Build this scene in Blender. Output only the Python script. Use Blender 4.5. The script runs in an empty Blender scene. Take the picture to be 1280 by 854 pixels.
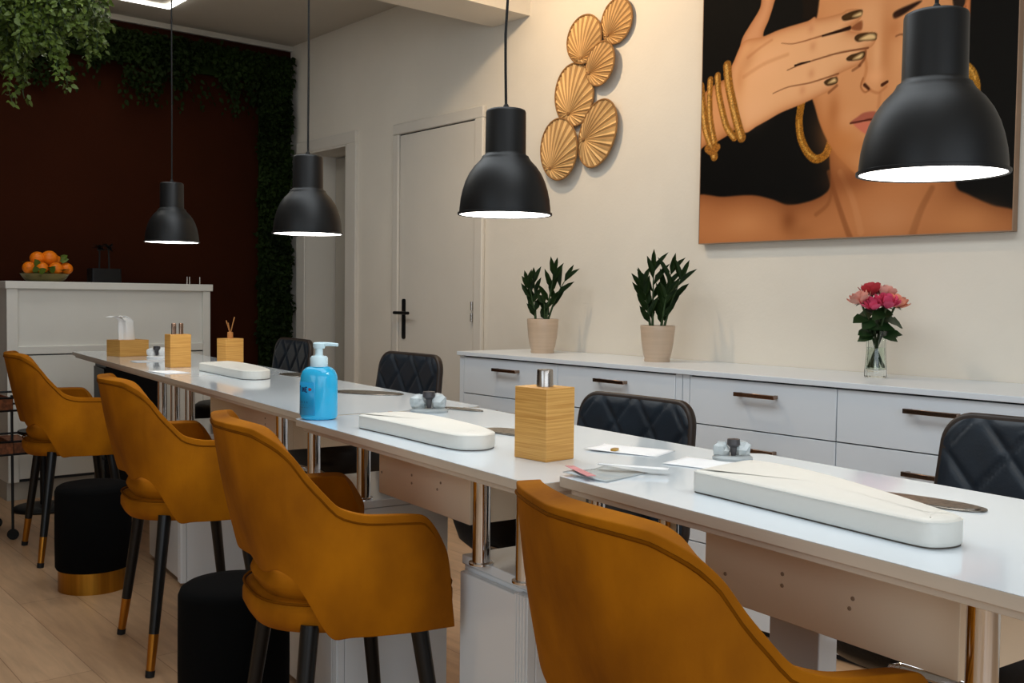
import bpy, bmesh, math, random, json
import numpy as np
from mathutils import Vector, Matrix
random.seed(7)
PI = math.pi
SC = bpy.context.scene
COL = SC.collection
H, T, T3Z = 1.13, 0.82, 0.835      # eye height, worktop heights
WX, BY, CZ = 3.25, 6.27, 2.8       # right wall, back wall, ceiling

# ------------------------------------------------------------------ materials
def lin(c):
    out = []
    for v in c[:3]:
        v = v / 255.0
        out.append(v / 12.92 if v <= 0.04045 else ((v + 0.055) / 1.055) ** 2.4)
    return (*out, 1.0)

MATS = {}
def mat(name, col, rough=0.5, metal=0.0, var=0.0, scale=8.0, stretch=(1, 1, 1), bump=0.0, bscale=None,
        coat=0.0, sheen=0.0, trans=0.0, ior=1.45, emit=None, estr=0.0, spec=None, col2=None):
    m = bpy.data.materials.new(name); m.use_nodes = True
    nt = m.node_tree; b = nt.nodes['Principled BSDF']
    c = lin(col); b.inputs['Base Color'].default_value = c
    b.inputs['Roughness'].default_value = rough; b.inputs['Metallic'].default_value = metal
    b.inputs['IOR'].default_value = ior
    if coat: b.inputs['Coat Weight'].default_value = coat; b.inputs['Coat Roughness'].default_value = 0.08
    if sheen:
        b.inputs['Sheen Weight'].default_value = sheen; b.inputs['Sheen Roughness'].default_value = 0.35
        b.inputs['Sheen Tint'].default_value = c
    if trans: b.inputs['Transmission Weight'].default_value = trans
    if spec is not None: b.inputs['Specular IOR Level'].default_value = spec
    if emit: b.inputs['Emission Color'].default_value = lin(emit); b.inputs['Emission Strength'].default_value = estr
    if var or bump:
        tc = nt.nodes.new('ShaderNodeTexCoord'); mp = nt.nodes.new('ShaderNodeMapping')
        mp.inputs['Scale'].default_value = stretch
        nz = nt.nodes.new('ShaderNodeTexNoise'); nz.inputs['Scale'].default_value = scale; nz.inputs['Detail'].default_value = 5
        nt.links.new(tc.outputs['Object'], mp.inputs['Vector']); nt.links.new(mp.outputs['Vector'], nz.inputs['Vector'])
        if var:
            mx = nt.nodes.new('ShaderNodeMix'); mx.data_type = 'RGBA'
            d = lin(col2) if col2 else tuple(x * (1 - var) for x in c[:3]) + (1,)
            hi = c if col2 else tuple(min(1, x * (1 + var)) for x in c[:3]) + (1,)
            mx.inputs['A'].default_value = d; mx.inputs['B'].default_value = hi
            rp = nt.nodes.new('ShaderNodeMapRange'); rp.inputs['From Min'].default_value = .3; rp.inputs['From Max'].default_value = .7
            nt.links.new(nz.outputs['Fac'], rp.inputs['Value']); nt.links.new(rp.outputs['Result'], mx.inputs['Factor'])
            nt.links.new(mx.outputs['Result'], b.inputs['Base Color'])
        if bump:
            n2 = nt.nodes.new('ShaderNodeTexNoise'); n2.inputs['Scale'].default_value = bscale or scale; n2.inputs['Detail'].default_value = 4
            nt.links.new(mp.outputs['Vector'], n2.inputs['Vector'])
            bp = nt.nodes.new('ShaderNodeBump'); bp.inputs['Strength'].default_value = bump; bp.inputs['Distance'].default_value = .004
            nt.links.new(n2.outputs['Fac'], bp.inputs['Height']); nt.links.new(bp.outputs['Normal'], b.inputs['Normal'])
    MATS[name] = m
    return m

def vcol_mat(name, rough=0.45, gain=1.0, attr='paint', spec=.3):
    m = bpy.data.materials.new(name); m.use_nodes = True
    nt = m.node_tree; b = nt.nodes['Principled BSDF']
    a = nt.nodes.new('ShaderNodeVertexColor'); a.layer_name = attr
    nt.links.new(a.outputs['Color'], b.inputs['Base Color'])
    b.inputs['Roughness'].default_value = rough; b.inputs['Specular IOR Level'].default_value = spec
    return m

def floor_mat():
    m = bpy.data.materials.new('oak_plank_floor'); m.use_nodes = True
    nt = m.node_tree; b = nt.nodes['Principled BSDF']
    tc = nt.nodes.new('ShaderNodeTexCoord'); mp = nt.nodes.new('ShaderNodeMapping')
    mp.inputs['Rotation'].default_value = (0, 0, PI / 2)
    br = nt.nodes.new('ShaderNodeTexBrick'); br.inputs['Scale'].default_value = 1.0
    br.inputs['Brick Width'].default_value = 1.3; br.inputs['Row Height'].default_value = .19; br.inputs['Mortar Size'].default_value = .0012
    br.inputs['Color1'].default_value = lin((202, 166, 130)); br.inputs['Color2'].default_value = lin((190, 153, 117)); br.inputs['Mortar'].default_value = lin((140, 106, 76))
    br.offset = .37
    m2 = nt.nodes.new('ShaderNodeMapping'); m2.inputs['Scale'].default_value = (14, 1.6, 1)
    nz = nt.nodes.new('ShaderNodeTexNoise'); nz.inputs['Scale'].default_value = 2.2; nz.inputs['Detail'].default_value = 8; nz.inputs['Distortion'].default_value = .6
    mx = nt.nodes.new('ShaderNodeMix'); mx.data_type = 'RGBA'; mx.blend_type = 'MULTIPLY'; mx.inputs['Factor'].default_value = .55
    cr = nt.nodes.new('ShaderNodeMapRange'); cr.inputs['From Min'].default_value = .3; cr.inputs['From Max'].default_value = .7; cr.inputs['To Min'].default_value = .62; cr.inputs['To Max'].default_value = 1.08
    nt.links.new(tc.outputs['Object'], mp.inputs['Vector']); nt.links.new(mp.outputs['Vector'], br.inputs['Vector'])
    nt.links.new(tc.outputs['Object'], m2.inputs['Vector']); nt.links.new(m2.outputs['Vector'], nz.inputs['Vector'])
    nt.links.new(nz.outputs['Fac'], cr.inputs['Value']); nt.links.new(br.outputs['Color'], mx.inputs['A']); nt.links.new(cr.outputs['Result'], mx.inputs['B'])
    nt.links.new(mx.outputs['Result'], b.inputs['Base Color']); b.inputs['Roughness'].default_value = .42
    return m

def wood_mat(name, c1, c2, axis='Z', scale=28, rough=.5):
    m = bpy.data.materials.new(name); m.use_nodes = True
    nt = m.node_tree; b = nt.nodes['Principled BSDF']
    tc = nt.nodes.new('ShaderNodeTexCoord'); mp = nt.nodes.new('ShaderNodeMapping')
    mp.inputs['Scale'].default_value = {'Z': (1.1, 1.1, 62), 'X': (26, 2.2, 2.2), 'Y': (2.2, 26, 2.2)}[axis]
    nz = nt.nodes.new('ShaderNodeTexNoise'); nz.inputs['Scale'].default_value = scale / 4; nz.inputs['Detail'].default_value = 7; nz.inputs['Distortion'].default_value = .4
    rp = nt.nodes.new('ShaderNodeValToRGB'); rp.color_ramp.elements[0].position = .33; rp.color_ramp.elements[1].position = .66
    rp.color_ramp.elements[0].color = lin(c2); rp.color_ramp.elements[1].color = lin(c1)
    nt.links.new(tc.outputs['Object'], mp.inputs['Vector']); nt.links.new(mp.outputs['Vector'], nz.inputs['Vector'])
    nt.links.new(nz.outputs['Fac'], rp.inputs['Fac']); nt.links.new(rp.outputs['Color'], b.inputs['Base Color'])
    b.inputs['Roughness'].default_value = rough
    return m

M_wall = mat('painted_wall', (226, 219, 206), .85, var=.03, scale=3, bump=.12, bscale=90)
M_red = mat('dark_red_brown_wall', (52, 22, 9), .85, spec=.08, var=.12, scale=1.5, bump=.06, bscale=60)
M_ceil = mat('ceiling_paint', (198, 192, 180), .9, var=.03, scale=2)
M_doorpaint = mat('door_paint', (216, 210, 199), .55, var=.02, scale=4)
M_floor = floor_mat()
M_velvet = mat('mustard_velvet_fabric', (180, 112, 4), .85, var=.3, scale=5.5, stretch=(1, 1, .6), sheen=.08, spec=.2, col2=(120, 67, 0), bump=.12, bscale=150)
M_piping = mat('mustard_piping', (112, 64, 0), .9, var=.1, scale=30, spec=.1)
M_blackleg = mat('black_lacquer', (9, 9, 9), .32, var=.2, scale=20)
M_brass = mat('brass_tip', (176, 122, 48), .28, 1.0, var=.08, scale=12)
M_cap = mat('black_rubber_cap', (10, 10, 10), .7, var=.2, scale=30)
M_blackvelvet = mat('black_velvet', (5, 5, 5), .95, var=.25, scale=6, spec=.15)
M_brassband = mat('brushed_brass_band', (172, 124, 44), .33, 1.0, var=.18, scale=5, stretch=(14, 14, .3))
M_white = mat('white_gloss_laminate', (232, 235, 236), .12, var=.01, scale=3, coat=.3)
M_top = mat('white_gloss_worktop', (228, 238, 246), .09, var=.012, scale=2.5, coat=.4)
M_edge = mat('beige_edge_band', (202, 188, 170), .5, var=.04, scale=12, stretch=(1, .3, 4))
M_panel = mat('cream_panel', (238, 217, 188), .55, var=.02, scale=6)
M_screw = mat('screw_cover', (150, 126, 100), .6, var=.1, scale=20)
M_chrome = mat('polished_chrome', (225, 225, 226), .09, 1.0, var=.02, scale=4)
M_steel = mat('brushed_steel', (178, 172, 166), .25, 1.0, var=.06, scale=10, stretch=(1, 1, 8))
M_handle = mat('bronze_handle', (150, 126, 110), .25, 1.0, var=.05, scale=10)
M_gap = mat('shadow_gap', (38, 40, 44), .8, var=.05, scale=10)
M_counter = mat('counter_white', (226, 224, 216), .45, var=.02, scale=4)
M_console = mat('console_white', (222, 229, 235), .3, var=.012, scale=4)
M_leather = mat('black_leather', (30, 39, 48), .36, var=.2, scale=14, bump=.08, bscale=160)
M_leather_trim = mat('dark_brown_leather_edge', (46, 36, 30), .45, var=.15, scale=16)
M_seatblack = mat('black_seat_leather', (13, 13, 14), .42, var=.2, scale=14, bump=.15, bscale=160)
M_pendant = mat('matt_black_shade', (11, 12, 13), .46, var=.06, scale=10)
M_cord = mat('black_cord', (12, 12, 12), .7, var=.1, scale=60)
M_shadein = mat('white_shade_lining', (240, 240, 236), .6, var=.01, scale=5, emit=(255, 250, 240), estr=.8)
M_diff = mat('lamp_diffuser', (250, 250, 248), .6, var=.01, scale=5, emit=(255, 250, 242), estr=7)
M_led = mat('led_tube', (250, 250, 250), .5, var=.01, scale=5, emit=(255, 252, 246), estr=6)
M_bamboo = wood_mat('bamboo_box_wood', (222, 172, 96), (196, 140, 66), 'Z', 26, .45)
M_pad = mat('white_leatherette_pad', (222, 221, 214), .5, var=.015, scale=8, bump=.08, bscale=140)
M_padline = mat('grey_pad_base', (84, 78, 70), .6, var=.1, scale=12)
M_blue = mat('blue_soap', (44, 176, 222), .18, var=.05, scale=6, coat=.3)
M_bluelabel = mat('blue_label', (28, 150, 200), .3, var=.05, scale=10)
M_pump = mat('pale_blue_pump', (206, 232, 240), .35, var=.02, scale=8)
M_ink = mat('navy_print', (24, 40, 92), .5, var=.1, scale=40)
M_palered = mat('pale_red_print', (206, 138, 140), .5, var=.1, scale=40)
M_inkred = mat('red_print', (150, 60, 70), .5, var=.1, scale=40)
M_paper = mat('white_paper', (236, 238, 240), .8, var=.015, scale=10)
M_tissue = mat('white_tissue', (244, 244, 242), .9, var=.02, scale=12)
M_clearplastic = mat('crinkled_clear_plastic', (214, 222, 224), .18, var=.06, scale=30, trans=.45, ior=1.35)
M_greyplastic = mat('dark_grey_insert', (70, 68, 70), .35, var=.1, scale=20)
M_gold = mat('gold_foil', (190, 150, 70), .3, .8, var=.1, scale=30)
M_vent = mat('perforated_metal_grille', (150, 142, 132), .3, 1.0, var=.45, scale=160)
M_ventframe = mat('vent_frame', (128, 124, 118), .25, 1.0, var=.05, scale=20)
M_pot = mat('beige_ceramic', (196, 172, 148), .35, var=.06, scale=5, stretch=(1, 1, 18), coat=.15)
M_soil = mat('dark_soil', (44, 32, 24), .95, var=.3, scale=60)
M_zz = mat('dark_glossy_leaf', (26, 44, 14), .55, spec=.2, var=.3, scale=9)
M_stemg = mat('green_stem', (52, 74, 38), .5, var=.15, scale=20)
M_roseleaf = mat('rose_leaf', (26, 56, 22), .45, var=.3, scale=14)
M_glass = mat('clear_glass', (255, 255, 255), .02, var=.0, trans=1.0, ior=1.45)
M_glass = mat('cut_glass', (244, 248, 246), .03, var=.004, scale=10, trans=1.0, ior=1.45)
M_water = mat('vase_water', (226, 236, 226), .02, var=.004, scale=10, trans=1.0, ior=1.33)
M_pink = mat('pink_petal', (224, 84, 122), .6, var=.22, scale=18)
M_peach = mat('peach_petal', (236, 150, 122), .6, var=.2, scale=18)
M_blush = mat('blush_petal', (238, 176, 160), .6, var=.18, scale=18)
M_redrose = mat('rose_red_petal', (196, 62, 70), .6, var=.22, scale=18)
M_ivy = mat('ivy_leaf', (34, 54, 28), .5, var=.5, scale=5)
M_ivydark = mat('dark_ivy_leaf', (27, 40, 11), .7, spec=.12, var=.5, scale=5)
M_hang = mat('bright_hanging_leaf', (92, 112, 46), .42, var=.5, scale=6)
M_orange = mat('orange_peel', (240, 128, 8), .45, var=.08, scale=8, bump=.25, bscale=120)
M_fruitleaf = mat('fruit_leaf', (84, 104, 28), .5, var=.3, scale=20)
M_bowl = mat('olive_glass_bowl', (120, 108, 62), .3, var=.2, scale=14, coat=.2)
M_palm = mat('dried_palm_leaf', (222, 184, 126), .7, var=.14, scale=10)
M_palm2 = mat('palm_pleat_shade', (176, 138, 88), .75, var=.12, scale=10)  # darker palm tone, pleat shading put into the colour of alternate wedges
M_palmrim = mat('palm_rim', (150, 110, 64), .75, var=.2, scale=20)
M_frame = mat('brown_picture_edge', (150, 122, 98), .5, var=.08, scale=12)
M_rattan = mat('rattan_weave', (126, 76, 44), .6, var=.5, scale=60)
M_blackmetal = mat('black_metal', (15, 15, 16), .45, .3, var=.1, scale=12)
M_reed = mat('dried_reed', (172, 118, 66), .7, var=.15, scale=40)
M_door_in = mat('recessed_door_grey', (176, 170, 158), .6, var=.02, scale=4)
M_darkfoliage = mat('black_dried_foliage', (16, 15, 14), .7, var=.3, scale=20)

# ------------------------------------------------------------------ mesh helpers
class MB:
    def __init__(s): s.v = []; s.f = []
    def add(s, vs, fs):
        o = len(s.v); s.v += [tuple(p) for p in vs]; s.f += [tuple(i + o for i in f) for f in fs]; return s
    def box(s, x0, x1, y0, y1, z0, z1, rz=0, c=None):
        vs = [(x, y, z) for x in (x0, x1) for y in (y0, y1) for z in (z0, z1)]
        if rz:
            c = c or ((x0 + x1) / 2, (y0 + y1) / 2); co, si = math.cos(rz), math.sin(rz)
            vs = [(c[0] + (x - c[0]) * co - (y - c[1]) * si, c[1] + (x - c[0]) * si + (y - c[1]) * co, z) for x, y, z in vs]
        return s.add(vs, [(0, 1, 3, 2), (4, 6, 7, 5), (0, 4, 5, 1), (2, 3, 7, 6), (0, 2, 6, 4), (1, 5, 7, 3)])
    def tube(s, pts, r, n=12, caps=True):
        pts = [Vector(p) for p in pts]; k = len(pts); rs = r if isinstance(r, (list, tuple)) else [r] * k
        up = None; rings = []
        for i, p in enumerate(pts):
            d = (pts[min(i + 1, k - 1)] - pts[max(i - 1, 0)])
            if d.length < 1e-9: d = Vector((0, 0, 1))
            d.normalize()
            if up is None:
                up = Vector((1, 0, 0)) if abs(d.x) < .8 else Vector((0, 1, 0))
            a = (up - d * up.dot(d)).normalized(); b = d.cross(a); up = a
            rings.append([p + (a * math.cos(2 * PI * j / n) + b * math.sin(2 * PI * j / n)) * rs[i] for j in range(n)])
        vs = [v for rg in rings for v in rg]; fs = []
        for i in range(k - 1):
            for j in range(n):
                fs.append((i * n + j, i * n + (j + 1) % n, (i + 1) * n + (j + 1) % n, (i + 1) * n + j))
        if caps: fs.append(tuple(range(n - 1, -1, -1))); fs.append(tuple((k - 1) * n + j for j in range(n)))
        return s.add(vs, fs)
    def lathe(s, prof, n=32, c=(0, 0, 0), capb=True, capt=True, sx=1, sy=1):
        vs = []; k = len(prof)
        for r, z in prof:
            for j in range(n):
                a = 2 * PI * j / n; vs.append((c[0] + r * sx * math.cos(a), c[1] + r * sy * math.sin(a), c[2] + z))
        fs = []
        for i in range(k - 1):
            for j in range(n): fs.append((i * n + j, i * n + (j + 1) % n, (i + 1) * n + (j + 1) % n, (i + 1) * n + j))
        if capb: fs.append(tuple(range(n - 1, -1, -1)))
        if capt: fs.append(tuple((k - 1) * n + j for j in range(n)))
        return s.add(vs, fs)
    def grid(s, fn, nu, nv, wrap=False):
        vs = [fn(i / (nu - 1 if not wrap else nu), j / (nv - 1)) for i in range(nu) for j in range(nv)]; fs = []
        for i in range(nu if wrap else nu - 1):
            for j in range(nv - 1):
                a = i * nv + j; b = ((i + 1) % nu) * nv + j; fs.append((a, b, b + 1, a + 1))
        return s.add(vs, fs)
    def prism(s, poly, z0, z1):
        n = len(poly); vs = [(x, y, z0) for x, y in poly] + [(x, y, z1) for x, y in poly]
        fs = [tuple(range(n - 1, -1, -1)), tuple(range(n, 2 * n))] + [(i, (i + 1) % n, n + (i + 1) % n, n + i) for i in range(n)]
        return s.add(vs, fs)
    def ball(s, c, r, n=16, m=10, sq=(1, 1, 1)):
        vs = []; fs = []
        vs.append((c[0], c[1], c[2] - r * sq[2]))
        for i in range(1, m):
            t = -PI / 2 + PI * i / m
            for j in range(n):
                a = 2 * PI * j / n; vs.append((c[0] + r * sq[0] * math.cos(t) * math.cos(a), c[1] + r * sq[1] * math.cos(t) * math.sin(a), c[2] + r * sq[2] * math.sin(t)))
        vs.append((c[0], c[1], c[2] + r * sq[2])); top = len(vs) - 1
        for j in range(n): fs.append((0, 1 + (j + 1) % n, 1 + j)); fs.append((top, top - n + j, top - n + (j + 1) % n))
        for i in range(m - 2):
            for j in range(n): fs.append((1 + i * n + j, 1 + i * n + (j + 1) % n, 1 + (i + 1) * n + (j + 1) % n, 1 + (i + 1) * n + j))
        return s.add(vs, fs)
    def xf(s, M):
        s.v = [tuple(M @ Vector(p)) for p in s.v]; return s
    def build(s, name, m, parent=None, smooth=True, bevel=0, seg=2, sub=0, ang=38, solid=0, off=-1):
        me = bpy.data.meshes.new(name); me.from_pydata(s.v, [], s.f); me.validate(); me.update()
        bm = bmesh.new(); bm.from_mesh(me); bmesh.ops.recalc_face_normals(bm, faces=bm.faces) ; bm.to_mesh(me); bm.free()
        if smooth:
            me.polygons.foreach_set('use_smooth', [True] * len(me.polygons)); me.set_sharp_from_angle(angle=math.radians(ang))
        o = bpy.data.objects.new(name, me); COL.objects.link(o)
        for mm in (m if isinstance(m, (list, tuple)) else [m]): me.materials.append(mm)
        if solid:
            md = o.modifiers.new('thick', 'SOLIDIFY'); md.thickness = solid; md.offset = off; md.use_even_offset = True
        if bevel:
            md = o.modifiers.new('bev', 'BEVEL'); md.width = bevel; md.segments = seg; md.limit_method = 'ANGLE'; md.angle_limit = math.radians(40)
        if sub:
            md = o.modifiers.new('sub', 'SUBSURF'); md.levels = sub; md.render_levels = sub
        if parent: o.parent = parent
        return o

def root(name, label, cat, loc=(0, 0, 0), rz=0, group=None):
    o = bpy.data.objects.new(name, None); COL.objects.link(o); o.empty_display_size = .05
    o.location = loc; o.rotation_euler = (0, 0, rz); return tag(o, label, cat, group)
def tag(o, label, cat, group=None, kind=None):
    o['label'] = label; o['category'] = cat
    if group: o['group'] = group
    if kind: o['kind'] = kind
    return o
def struct(o, label=None):
    o['kind'] = 'structure'
    if label: o['label'] = label
    return o
def copy_tree(o, parent=None):
    c = o.copy(); COL.objects.link(c)
    if parent: c.parent = parent
    for ch in list(o.children): copy_tree(ch, c)
    return c
def rrect(x0, x1, y0, y1, r, n=6):
    out = []
    for cx, cy, a0 in ((x1 - r, y1 - r, 0), (x0 + r, y1 - r, 90), (x0 + r, y0 + r, 180), (x1 - r, y0 + r, 270)):
        for i in range(n + 1):
            a = math.radians(a0 + 90 * i / n); out.append((cx + r * math.cos(a), cy + r * math.sin(a)))
    return out
def interp(x, pts):
    if x <= pts[0][0]: return pts[0][1]
    for (a, b), (c, d) in zip(pts, pts[1:]):
        if x <= c:
            t = (x - a) / (c - a); return b + (d - b) * t
    return pts[-1][1]
def smooth_interp(x, pts):
    # monotone-ish Catmull-Rom over uneven knots
    n = len(pts)
    if x <= pts[0][0]: return pts[0][1]
    if x >= pts[-1][0]: return pts[-1][1]
    for i in range(n - 1):
        if x <= pts[i + 1][0]: break
    x0, y0 = pts[i]; x1, y1 = pts[i + 1]
    def slope(k):
        if k == 0: return (pts[1][1] - pts[0][1]) / (pts[1][0] - pts[0][0])
        if k == n - 1: return (pts[-1][1] - pts[-2][1]) / (pts[-1][0] - pts[-2][0])
        a = (pts[k][1] - pts[k - 1][1]) / (pts[k][0] - pts[k - 1][0]); b = (pts[k + 1][1] - pts[k][1]) / (pts[k + 1][0] - pts[k][0])
        return 0 if a * b < 0 else (2 * a * b / (a + b) if abs(a + b) > 1e-9 else 0)
    h = x1 - x0; t = (x - x0) / h; m0 = slope(i) * h; m1 = slope(i + 1) * h
    return (2 * t**3 - 3 * t**2 + 1) * y0 + (t**3 - 2 * t**2 + t) * m0 + (-2 * t**3 + 3 * t**2) * y1 + (t**3 - t**2) * m1

# ------------------------------------------------------------------ camera (35 mm lens, eye at 1.13 m)
f_px, pit, yaw, rol = 1262.0, math.radians(2.496), math.radians(39.819), math.radians(-.698)
fw = Vector((math.sin(yaw) * math.cos(pit), math.cos(yaw) * math.cos(pit), -math.sin(pit)))
rt = Vector((math.cos(yaw), -math.sin(yaw), 0)); dn = fw.cross(rt)
rt2 = rt * math.cos(rol) + dn * math.sin(rol); dn2 = -rt * math.sin(rol) + dn * math.cos(rol)
cam = bpy.data.cameras.new('camera'); cam.sensor_width = 36; cam.lens = 36 * f_px / 1280; cam.clip_start = .02
co = bpy.data.objects.new('camera', cam); COL.objects.link(co)
R3 = Matrix((rt2, -dn2, -fw)).transposed()
co.matrix_world = Matrix.Translation((0, 0, H)) @ R3.to_4x4()
SC.camera = co

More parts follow.
